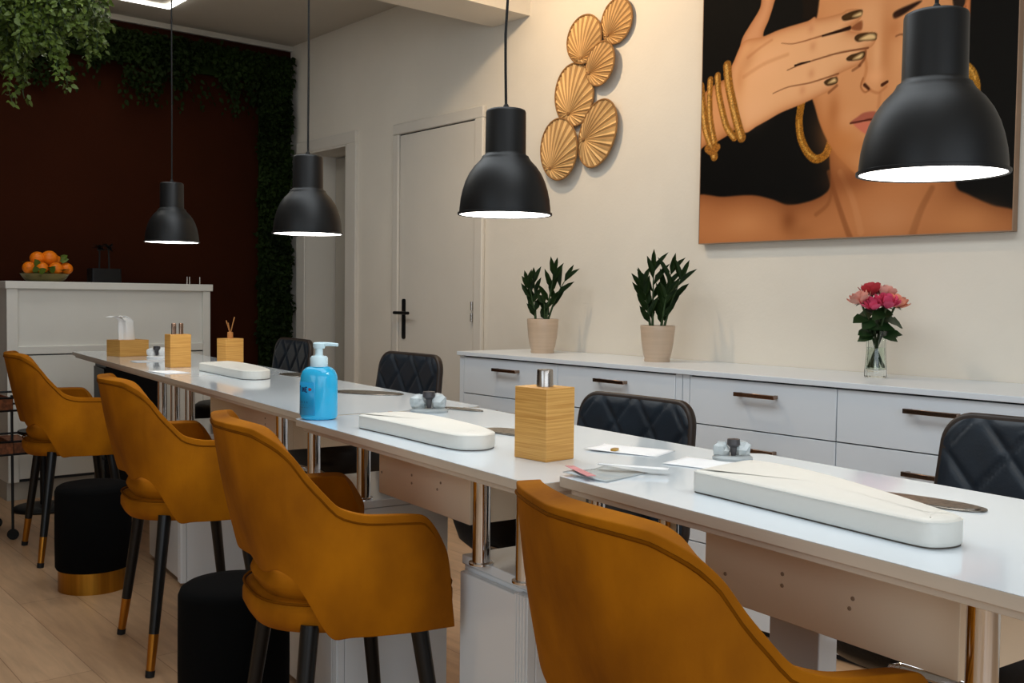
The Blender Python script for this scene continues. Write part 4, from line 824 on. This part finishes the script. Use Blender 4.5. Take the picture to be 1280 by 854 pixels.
def crinkle(key, x, y, deg, sc, label, name='brush_cleaner', cm=None):
    o = root(name, label, 'tool', (x, y, TABS[key][4]), math.radians(deg))
    m = MB(); m.lathe([(0, 0), (.05 * sc, 0), (.052 * sc, .006), (.045 * sc, .010), (0, .010)], 28, capb=False, capt=False, sy=.75).build('tray', cm or M_clearplastic, o)
    rnd = random.Random(5)
    def blob(c, r, sq):
        mb = MB(); mb.ball((0, 0, 0), r, 9, 6, sq)
        mb.v = [tuple(Vector(v) * (1 + rnd.uniform(-.16, .16)) + Vector(c)) for v in mb.v]; return mb
    blob((-.03 * sc, 0, .026 * sc), .022 * sc, (1, .9, 1)).build('clear_cup', cm or M_clearplastic, o, smooth=False)
    blob((.026 * sc, .004, .028 * sc), .024 * sc, (1, .9, 1)).build('clear_cup', cm or M_clearplastic, o, smooth=False)
    m = MB(); m.lathe([(.0, .012 * sc), (.006 * sc, .012 * sc), (.009 * sc, .035 * sc), (.017 * sc, .042 * sc), (.016 * sc, .056 * sc), (0, .058 * sc)], 16, c=(0, -.01 * sc, 0), capb=False, capt=False).build('dark_insert', M_greyplastic, o)
    return o
A2 = 90 - 5.6
arm_pad('near', [(1.199, .998), (1.193, .95), (1.178, .84), (1.163, .73), (1.150, .63), (1.152, .596), (1.178, .581), (1.208, .585), (1.236, .63), (1.285, .73), (1.33, .835), (1.356, .92), (1.362, .985), (1.35, 1.012), (1.31, 1.013), (1.22, 1.003)], .036, 'largest white padded arm rest, on the nearest worktop')
arm_pad('mid', [(1.231, 2.032), (1.228, 1.98), (1.222, 1.85), (1.213, 1.72), (1.212, 1.64), (1.224, 1.608), (1.262, 1.592), (1.306, 1.618), (1.338, 1.70), (1.360, 1.82), (1.370, 1.92), (1.36, 2.0), (1.34, 2.034), (1.30, 2.04), (1.25, 2.037)], .034, 'white padded arm rest between the blue soap bottle and the bamboo dispenser')
arm_pad('far', [(1.630, 3.92), (1.625, 3.85), (1.612, 3.70), (1.595, 3.52), (1.592, 3.44), (1.612, 3.40), (1.65, 3.39), (1.695, 3.425), (1.73, 3.52), (1.765, 3.68), (1.785, 3.84), (1.785, 3.93), (1.765, 3.96), (1.72, 3.955), (1.66, 3.935)], .034, 'white padded arm rest on the far worktop behind the bamboo tool box')
vent('near', 1.415, .745, -A2, .09, .03, 'leaf shaped metal grille beside the largest white arm rest')
vent('mid', 1.475, 1.765, -A2, .085, .04, 'metal grille in the middle worktop left of the bamboo dispenser')
vent('mid', 1.665, 2.205, -A2 + 8, .07, .016, 'dark narrow grille behind the crinkled plastic cup on the middle worktop')
vent('far', 1.70, 2.75, -A2 + 20, .125, .05, 'long metal grille in the far worktop just right of the blue bottle')
vent('far', 1.86, 3.50, -A2, .11, .055, 'metal grille at the tip of the far white arm rest')
crinkle('near', 1.50, 1.16, -40, .72, 'crinkled clear plastic holder with a dark insert on the nearest worktop')
crinkle('mid', 1.56, 2.215, -40, 1.0, 'crinkled clear plastic cup with a dark insert on the middle worktop')
crinkle('far', 1.79, 4.80, -40, 1.0, 'white crinkled plastic holder beside the bamboo tissue box', cm=M_tissue)
def sheet(key, x, y, deg, w, l, label, z=.0006, name='paper_sheet', m=None, cat='paper', curl=.0):
    o = MB().grid(lambda u, v: ((u - .5) * w, (v - .5) * l, z + curl * (math.sin(u * 5 + 1) * .5 + .5) * v), 9, 9).build(name, m or M_paper, None, solid=.0006, off=1)
    o.location = (x, y, TABS[key][4]); o.rotation_euler = (0, 0, math.radians(deg)); return tag(o, label, cat)
sheet('near', 1.42, 1.17, 15, .10, .10, 'white paper towel under the crinkled holder on the nearest worktop', name='paper_towel', curl=.001)
sheet('mid', 1.50, 1.42, 20, .10, .16, 'small white paper sheet right of the bamboo soap dispenser', curl=.003)
sheet('near', 1.20, 1.19, 10, .12, .09, 'clear printed wrapper at the corner of the nearest worktop', name='plastic_wrapper', m=M_clearplastic, cat='wrapper', curl=.006)
sheet('near', 1.155, 1.205, -22, .016, .10, 'thin red-printed paper strip at the corner of the nearest worktop', z=.0085, name='paper_strip', m=M_palered, cat='paper', curl=.001)
sheet('near', 1.25, 1.175, 35, .022, .12, 'folded white paper strip on the corner of the nearest worktop', z=.0095, name='paper_strip', cat='paper', curl=.004)
sheet('far', 1.50, 3.90, -A2 + 90, .10, .16, 'white paper towel sheet under the far white arm rest', name='paper_towel', cat='paper', curl=.002)
sheet('far', 1.70, 4.55, -4, .22, .12, 'white paper towel lying before the bamboo tissue box', name='paper_towel', cat='paper', curl=.002)
o = MB().prism(rrect(-.011, .011, -.006, .006, .004), 0, .004).build('gold_nail_form', M_gold); o.location = (1.462, 1.425, T + .0035); o.rotation_euler = (0, 0, .4); tag(o, 'tiny gold foil piece on the paper right of the bamboo dispenser', 'foil')
o = MB().prism(rrect(-.006, .006, -.004, .004, .002), 0, .008).build('copper_clip', M_reed); o.location = (1.44, 2.22, T); tag(o, 'tiny copper clip on the worktop right of the blue bottle', 'clip')

# blue soap bottle
o = root('soap_bottle', 'bright blue pump soap bottle at the corner of the middle worktop', 'bottle', (1.243, 2.243, T), math.radians(-35)); o.scale = (1.07, 1.07, 1.08)
def ring_(r1, r2): return None
prof = [(0, 0), (.036, 0), (.041, .003), (.0435, .010), (.0435, .088), (.0425, .101), (.038, .112), (.030, .1195), (.0195, .123), (0, .123)]
MB().lathe(prof, 40, capb=False, capt=False, sy=.8).build('bottle_body', M_blue, o)
MB().lathe([(0, .122), (.020, .122), (.0205, .125), (.0205, .142), (.017, .1465), (.011, .147), (.009, .15), (.0085, .168), (0, .168)], 28, capb=False, capt=False).build('pump_collar', M_pump, o)
m = MB(); m.lathe([(0, .164), (.010, .164), (.0115, .168), (.0115, .1755), (.009, .178), (0, .178)], 20, capb=False, capt=False, sx=1.25)
m.tube([(.0, 0, .1735), (.025, -.002, .1742), (.044, -.004, .1725)], [.0055, .0045, .0038], 10); pm = m.build('pump_head', M_pump, o)
# label on the side facing the camera, left part
lb = MB()
A0, A1 = math.radians(-172), math.radians(-97)
cyl = lambda a, z, k=1.012: (.0435 * k * math.cos(a), .0435 * .8 * k * math.sin(a), z)
lb.grid(lambda u, v: cyl(A0 + (A1 - A0) * u, .012 + .076 * v), 17, 3); lbl = lb.build('bottle_label', M_bluelabel, o, solid=.0003, off=1)
tx_ = MB(); rd = MB()
def stroke(mb, u0, v0, u1, v1, w=.0015):
    # flat printed bar on the label between two label coordinates
    n = 4; L = []
    for i in range(n + 1):
        t = i / n; L.append((u0 + (u1 - u0) * t, v0 + (v1 - v0) * t))
    du, dv = (u1 - u0), (v1 - v0) * .076 / .057; q = math.hypot(du, dv); nu, nv = -dv / q, du / q
    pts = []
    for u, v in L:
        for s_ in (-1, 1): pts.append(cyl(A0 + (A1 - A0) * (u + nu * s_ * w / .057), .012 + .076 * (v + nv * s_ * w / .076), 1.022))
    mb.add(pts, [(2 * i, 2 * i + 1, 2 * i + 3, 2 * i + 2) for i in range(n)])
for u0, v0, u1, v1 in ((.18, .86, .18, .70), (.10, .86, .26, .86), (.34, .84, .34, .70), (.42, .84, .42, .70), (.42, .84, .5, .72), (.5, .84, .5, .70), (.57, .84, .57, .70), (.57, .84, .66, .84), (.57, .77, .64, .77), (.57, .70, .66, .70)): stroke(tx_, u0, v0, u1, v1)
for u0, v0, u1, v1 in ((.74, .82, .82, .74), (.82, .82, .74, .74), (.72, .78, .86, .78)): stroke(rd, u0, v0, u1, v1)
for k in range(2): stroke(tx_, .1, .30 - .07 * k, .78 - .1 * k, .30 - .07 * k, .0005)
for k in range(5): stroke(tx_, .14 + .13 * k, .42, .14 + .13 * k, .36, .0007)
tx_.build('label_print', M_ink, lbl, smooth=False); rd.build('label_emblem', M_inkred, lbl, smooth=False)

# small tools on the cabinet top under the middle worktop
rnd = random.Random(3); TL = ['slim dark drill bit lying nearest the left chrome leg', 'dark clamp standing at the back of the cabinet top', 'grey nail clipper on the cabinet top', 'dark tweezers at the right of the cabinet top', 'short dark brush in front of the tweezers', 'black cable plug on the cabinet top']
for k in range(6):
    x, y = FR['mid'](.33 - .03 * k, .22 + .05 * (k % 3)); o = root('small_tool', TL[k] + ' under the middle worktop', 'tool', (x, y, .585), rnd.uniform(0, 3), 'small dark tools on the cabinet top')
    L_ = rnd.uniform(.03, .05)
    MB().tube([(-L_, 0, .008), (L_ * .3, 0, .008)], .0075, 8).build('tool_handle', M_greyplastic if k % 2 else M_blackmetal, o); MB().tube([(L_ * .3, 0, .008), (L_, 0, .012), (L_, 0, .035)], .003, 8).build('tool_tip', M_steel if k % 3 == 0 else M_blackmetal, o)

# ------------------------------------------------------------------ far left: trolley, pedestal base, black unit under the far worktop
o = root('serving_trolley', 'black metal trolley with rattan trays at the left edge of the photo', 'trolley', (.93, 5.1, 0))
for sx in (-.25, .25):
    for sy in (-.15, .15):
        pg = MB().tube([(sx, sy, .04), (sx, sy, .66)], .006, 10).build('post', M_blackmetal, o)
        MB().tube([(sx, sy - .008, .024), (sx, sy + .008, .024)], .024, 18).build('caster', M_cap, pg)
for z in (.39, .59):
    tr = MB().box(-.25, .25, -.15, .15, z, z + .008).build('tray_floor', M_rattan, o)
    s = MB()
    s.box(-.253, .253, -.156, -.15, z, z + .055).box(-.253, .253, .15, .156, z, z + .055).box(-.256, -.25, -.15, .15, z, z + .055).box(.25, .256, -.15, .15, z, z + .055)
    s.build('tray_side', M_rattan, tr, smooth=False)
    for zz in (z, z + .058): MB().tube([(-.255, -.155, zz), (.345 - .0, -.155, zz), (.345, .155, zz), (-.255, .155, zz), (-.255, -.155, zz)], .005, 8).build('tray_rail', M_blackmetal, tr)
for z in (.39,):
    MB().box(.256, .345, -.15, .15, z + .004, z + .05).build('side_basket', M_rattan, o)
o = root('round_pedestal_table', 'black round pedestal base on the floor before the reception counter', 'table', (1.475, 5.56, 0))
MB().lathe([(0, 0), (.15, 0), (.152, .008), (.14, .018), (.05, .026), (0, .028)], 48, capb=False, capt=False).build('base', M_blackmetal, o)
MB().lathe([(.018, .026), (.018, .40)], 16).build('column', M_blackmetal, o)
MB().lathe([(0, .40), (.12, .40), (.122, .408), (.12, .415), (0, .415)], 40, capb=False, capt=False).build('table_top', M_blackmetal, o)
o = root('black_drawer_unit', 'black drawer unit under the far end of the far worktop', 'cabinet', (1.75, 5.28, 0), -math.radians(6.3))
MB().box(-.07, .2, -.12, .14, .05, .765).build('carcass', M_blackmetal, o, bevel=.003)
for z in (.07, .3, .53): MB().box(-.078, -.071, -.115, .135, z, z + .22).build('drawer', M_blackmetal, o, bevel=.003)
MB().box(-.05, .18, -.1, .12, 0, .05).build('plinth', M_cap, o)

# ------------------------------------------------------------------ greenery
def foliage(pts, m, name, parent, L=(.04, .07), Wk=.5, up=None):
    mb = MB()
    for (p, d) in pts:
        l = random.uniform(*L); leafblade(mb, p, d, (random.uniform(-1, 1), random.uniform(-1, -.2), random.uniform(.1, 1)), l, l * Wk, .3, .25)
    return mb.build(name, m, parent, ang=180)
o = root('ivy_garland', 'dark green artificial ivy border along the top and right edge of the red-brown wall', 'ivy', (2.6, BY, 2.5))
pts = []
for _ in range(8600):     # top band
    x = random.uniform(.3, 3.2); drop = .19 + .07 * math.sin(x * 9) + .05 * math.sin(x * 23 + 1)
    z = 2.70 - (random.random() ** 1.5) * drop * 1.35; y = BY - random.uniform(.06, .14)
    pts.append(((x - 2.6, y - BY, z - 2.5), (random.uniform(-.8, .8), random.uniform(-.8, 0), random.uniform(-1.2, .3))))
for _ in range(70):      # hanging strands
    x = random.uniform(.5, 3.0); n = random.randint(3, 8); z = 2.5
    for k in range(n):
        z -= .03; pts.append(((x + random.uniform(-.02, .02) - 2.6, -random.uniform(.06, .10), z - 2.5), (random.uniform(-.8, .8), -.4, -1)))
for _ in range(12500):     # right column
    z = random.uniform(.02, 2.62); x = random.uniform(2.985, 3.20) + .012 * math.sin(z * 20); y = BY - random.uniform(.06, .13)
    pts.append(((x - 2.6, y - BY, z - 2.5), (random.uniform(-.9, .6), random.uniform(-.9, 0), random.uniform(-1, .4))))
foliage(pts, M_ivydark, 'ivy_leaves', o, (.022, .042), .62)
m = MB(); m.prism([(.3 - 2.6, .02), (3.0 - 2.6, .02), (3.0 - 2.6, -2.48), (3.225 - 2.6, -2.48), (3.225 - 2.6, .19), (.3 - 2.6, .19)], .032, .05); m.xf(Matrix(((1, 0, 0, 0), (0, 0, -1, 0), (0, 1, 0, 0), (0, 0, 0, 1)))); m.build('backing_mat', M_ivydark, o, smooth=False)
o = root('hanging_plant', 'bright green trailing plant hanging from the ceiling at the upper left', 'plant', (1.2, 4.95, 2.62))
st = MB(); pts = []
for k in range(210):
    a = random.uniform(0, 2 * PI); rr = .40 * math.sqrt(random.random()); x0, y0 = rr * math.cos(a) * .95, rr * math.sin(a) * .55
    ln = random.uniform(.2, .62) * (1.0 - .35 * (rr / .4)) + (.12 if random.random() < .2 else 0)
    n = int(ln / .022); P = Vector((x0, y0, .1)); path = [P.copy()]
    for i in range(n):
        P = P + Vector((random.uniform(-.008, .008) + .002 * math.cos(a), random.uniform(-.008, .008), -.022 - (.0 if i else .05))); path.append(P.copy())
        for _ in range(4): pts.append((P + Vector((random.uniform(-.02, .02), random.uniform(-.02, .02), random.uniform(-.01, .01))), (random.uniform(-1, 1), random.uniform(-1, .5), random.uniform(-1, .4))))
    if len(path) > 2: st.tube(path, .0022, 5)
st.build('vines', M_stemg, o); foliage(pts, M_hang, 'trailing_leaves', o, (.020, .038), .6)
MB().lathe([(0, .02), (.12, .02), (.17, .1), (.18, .14), (.17, .14), (0, .12)], 32, capb=False, capt=False).build('hanging_pot', M_blackmetal, o); MB().tube([(0, 0, .13), (0, 0, .18)], .006).build('hook', M_blackmetal, o)

# ------------------------------------------------------------------ the portrait on the right wall
PW, PH, PS = 1.2455, 1.26, .003
PY0, PZ0, PXX = 2.6769, 1.3585, 3.215
def catmull(pts, closed, n=6):
    P = np.array(pts); k = len(P); out = []
    rng = range(k if closed else k - 1)
    for i in rng:
        if closed: p0, p1, p2, p3 = P[(i - 1) % k], P[i], P[(i + 1) % k], P[(i + 2) % k]
        else: p0, p1, p2, p3 = P[max(i - 1, 0)], P[i], P[i + 1], P[min(i + 2, k - 1)]
        for j in range(n):
            t = j / n; out.append(.5 * ((2 * p1) + (-p0 + p2) * t + (2 * p0 - 5 * p1 + 4 * p2 - p3) * t * t + (-p0 + 3 * p1 - 3 * p2 + p3) * t ** 3))
    if not closed: out.append(P[-1])
    return np.array(out)
def paint_portrait():
    nu, nv = int(PW / PS) + 1, int(PH / PS) + 1
    U, V = np.meshgrid(np.linspace(0, PW, nu), np.linspace(0, PH, nv), indexing='ij')
    img = np.zeros((nu, nv, 3)) + np.array((11, 10, 9)) ; img += (U / PW)[..., None] * np.array((10, 10, 9))
    def blend(a, c):
        nonlocal img
        img = img * (1 - a[..., None]) + np.array(c, float) * a[..., None]
    def segdist(poly, closed, box):
        i0, i1, j0, j1 = box; u, v = U[i0:i1, j0:j1], V[i0:i1, j0:j1]; d = np.full(u.shape, 9.0); tt = np.zeros(u.shape); inside = np.zeros(u.shape, bool)
        k = len(poly); L = k if closed else k - 1
        for i in range(L):
            a, b = poly[i], poly[(i + 1) % k]; e = b - a; q = e @ e + 1e-12
            t = np.clip(((u - a[0]) * e[0] + (v - a[1]) * e[1]) / q, 0, 1); dd = np.hypot(u - a[0] - t * e[0], v - a[1] - t * e[1])
            m = dd < d; d = np.where(m, dd, d); tt = np.where(m, (i + t) / L, tt)
            if closed:
                c = ((a[1] > v) != (b[1] > v)) & (u < (b[0] - a[0]) * (v - a[1]) / (b[1] - a[1] + 1e-12) + a[0]); inside ^= c
        return d, tt, inside
    def bbox(poly, pad):
        i0 = max(0, int((poly[:, 0].min() - pad) / PS)); i1 = min(nu, int((poly[:, 0].max() + pad) / PS) + 2); j0 = max(0, int((poly[:, 1].min() - pad) / PS)); j1 = min(nv, int((poly[:, 1].max() + pad) / PS) + 2)
        return i0, max(i1, i0), j0, max(j1, j0)
    def put(box, a, c):
        i0, i1, j0, j1 = box; s = img[i0:i1, j0:j1]; img[i0:i1, j0:j1] = s * (1 - a[..., None]) + np.asarray(c, float) * a[..., None]
    for it in SHAPES:
        if it[0] == 'poly':
            _, nm, pts, col, soft, sh, sm = it; P = catmull(pts, True); bx = bbox(P, soft * 2)
            d, t, ins = segdist(P, True, bx); sd = np.where(ins, d, -d); a = np.clip(sd / soft * .5 + .5, 0, 1); c = np.array(col, float) * np.ones(a.shape + (1,))
            if sh:
                k = np.exp(-np.clip(sd, 0, 1) / sh[0])[..., None] * .75; c = c * (1 - k) + np.array(sh[1], float) * k
            put(bx, a, c)
        elif it[0] == 'st':
            _, nm, pts, w0, w1, col, al, soft = it; P = catmull(pts, False); bx = bbox(P, max(w0, w1) + soft * 2)
            d, t, _i = segdist(P, False, bx); w = (w0 + (w1 - w0) * t) / 2; put(bx, np.clip((w - d) / soft + .5, 0, 1) * al, col)
        else:
            _, nm, c, r, ang, col, al = it; ca, sa = math.cos(ang), math.sin(ang); P = np.array([[c[0] - max(r) * 2.4, c[1] - max(r) * 2.4], [c[0] + max(r) * 2.4, c[1] + max(r) * 2.4]]); bx = bbox(P, 0)
            u, v = U[bx[0]:bx[1], bx[2]:bx[3]] - c[0], V[bx[0]:bx[1], bx[2]:bx[3]] - c[1]; p, q = (u * ca + v * sa) / r[0], (-u * sa + v * ca) / r[1]
            put(bx, np.exp(-(p * p + q * q) * 1.1) * al, col)
    # woven gold sparkle where the paint is golden
    g = np.random.RandomState(2).rand(nu, nv, 1); gold = ((img[..., 0] > 110) & (img[..., 2] < 100) & (img[..., 1] - img[..., 2] > 57) & (img[..., 0] - img[..., 1] < 62))[..., None]
    img = np.where(gold, img * (.72 + .5 * g), img)
    return nu, nv, np.clip(img, 0, 255)
nu, nv, img = paint_portrait()
fr = root('portrait_picture', 'large unframed portrait of a woman covering one eye with gold-nailed fingers', 'picture', (PXX, PY0, PZ0))
me = bpy.data.meshes.new('printed_front')
ii, jj = np.meshgrid(np.arange(nu), np.arange(nv), indexing='ij')
co_ = np.stack([np.zeros(nu * nv), -(ii.ravel() * PW / (nu - 1)), jj.ravel() * PH / (nv - 1)], 1)
idx = (ii * nv + jj); q = np.stack([idx[:-1, :-1], idx[:-1, 1:], idx[1:, 1:], idx[1:, :-1]], -1).reshape(-1, 4)
me.vertices.add(nu * nv); me.vertices.foreach_set('co', co_.astype(np.float32).ravel())
me.loops.add(q.size); me.loops.foreach_set('vertex_index', q.ravel().astype(np.int32))
me.polygons.add(len(q)); me.polygons.foreach_set('loop_start', (np.arange(len(q)) * 4).astype(np.int32)); me.update(calc_edges=True)
at = me.color_attributes.new('paint', 'FLOAT_COLOR', 'POINT')
s = img.reshape(-1, 3) / 255.0; PG = 1.14
l_ = np.where(s <= .04045, s / 12.92, ((s + .055) / 1.055) ** 2.4) * PG
at.data.foreach_set('color', np.concatenate([np.clip(l_, 0, 1), np.ones((len(l_), 1))], 1).astype(np.float32).ravel())
me.materials.append(vcol_mat('printed_portrait', .65, spec=.06))
po = bpy.data.objects.new('printed_front', me); COL.objects.link(po); po.parent = fr
MB().box(.0006, .03, -PW, 0, 0, PH).build('stretcher', M_frame, fr, smooth=False)
m = MB(); m.box(-.001, .03, -.0, .003, -.003, PH + .003).box(-.001, .03, -PW - .003, -PW, -.003, PH + .003).box(-.001, .03, -PW, 0, -.003, 0).box(-.001, .03, -PW, 0, PH, PH + .003)
m.build('edge_strip', M_frame, fr, smooth=False)

# ------------------------------------------------------------------ light
def area(name, loc, tgt, sx, sy, p, col, spread=180):
    l = bpy.data.lights.new(name, 'AREA'); l.shape = 'RECTANGLE'; l.size = sx; l.size_y = sy; l.energy = p; l.color = col; l.spread = math.radians(spread)
    o = bpy.data.objects.new(name, l); COL.objects.link(o); o.location = loc
    o.rotation_euler = (Vector(tgt) - Vector(loc)).to_track_quat('-Z', 'Y').to_euler(); return o
area('shop_window_daylight', (-.4, -2.3, 1.6), (.9, 2.2, .9), 3.6, 2.2, 58, (.84, .92, 1))
area('side_window_daylight', (-2.5, .8, 1.7), (2.0, 1.6, 1.0), 2.6, 1.8, 34, (.72, .86, 1))
area('worktop_fill_light', (1.3, 2.3, 2.76), (1.3, 2.3, 0), 1.0, 4.0, 46, (.88, .95, 1))  # added overhead fill that brightens the worktops, not an actual fixture
area('counter_fill_light', (1.2, 5.0, 2.76), (1.2, 5.0, 0), .8, .8, 13, (1, .97, .92))  # added fill from above to lift the reception counter, no real panel
l = bpy.data.lights.new('warm_ceiling_spot', 'SPOT'); l.energy = 42; l.color = (1, .74, .47); l.spot_size = math.radians(150); l.spot_blend = .6; l.shadow_soft_size = .04
o = bpy.data.objects.new('warm_ceiling_spot', l); COL.objects.link(o); o.location = (2.35, 3.25, 2.76); o.rotation_euler = (Vector((3.25, 2.9, 1.7)) - Vector(o.location)).to_track_quat('-Z', 'Y').to_euler()
for x, y, z, _l in LP:
    l = bpy.data.lights.new('pendant_bulb', 'SPOT'); l.energy = 2.5; l.color = (1, .93, .84); l.spot_size = math.radians(130); l.spot_blend = .5; l.shadow_soft_size = .05
    o = bpy.data.objects.new('pendant_bulb', l); COL.objects.link(o); o.location = (x, y, z - .004)
wd = bpy.data.worlds.new('world'); SC.world = wd; wd.use_nodes = True
bg = wd.node_tree.nodes['Background']; bg.inputs['Color'].default_value = (.80, .86, .95, 1); bg.inputs['Strength'].default_value = .15
SC.view_settings.view_transform = 'Standard'; SC.view_settings.look = 'None'; SC.view_settings.exposure = 0; SC.view_settings.gamma = .95
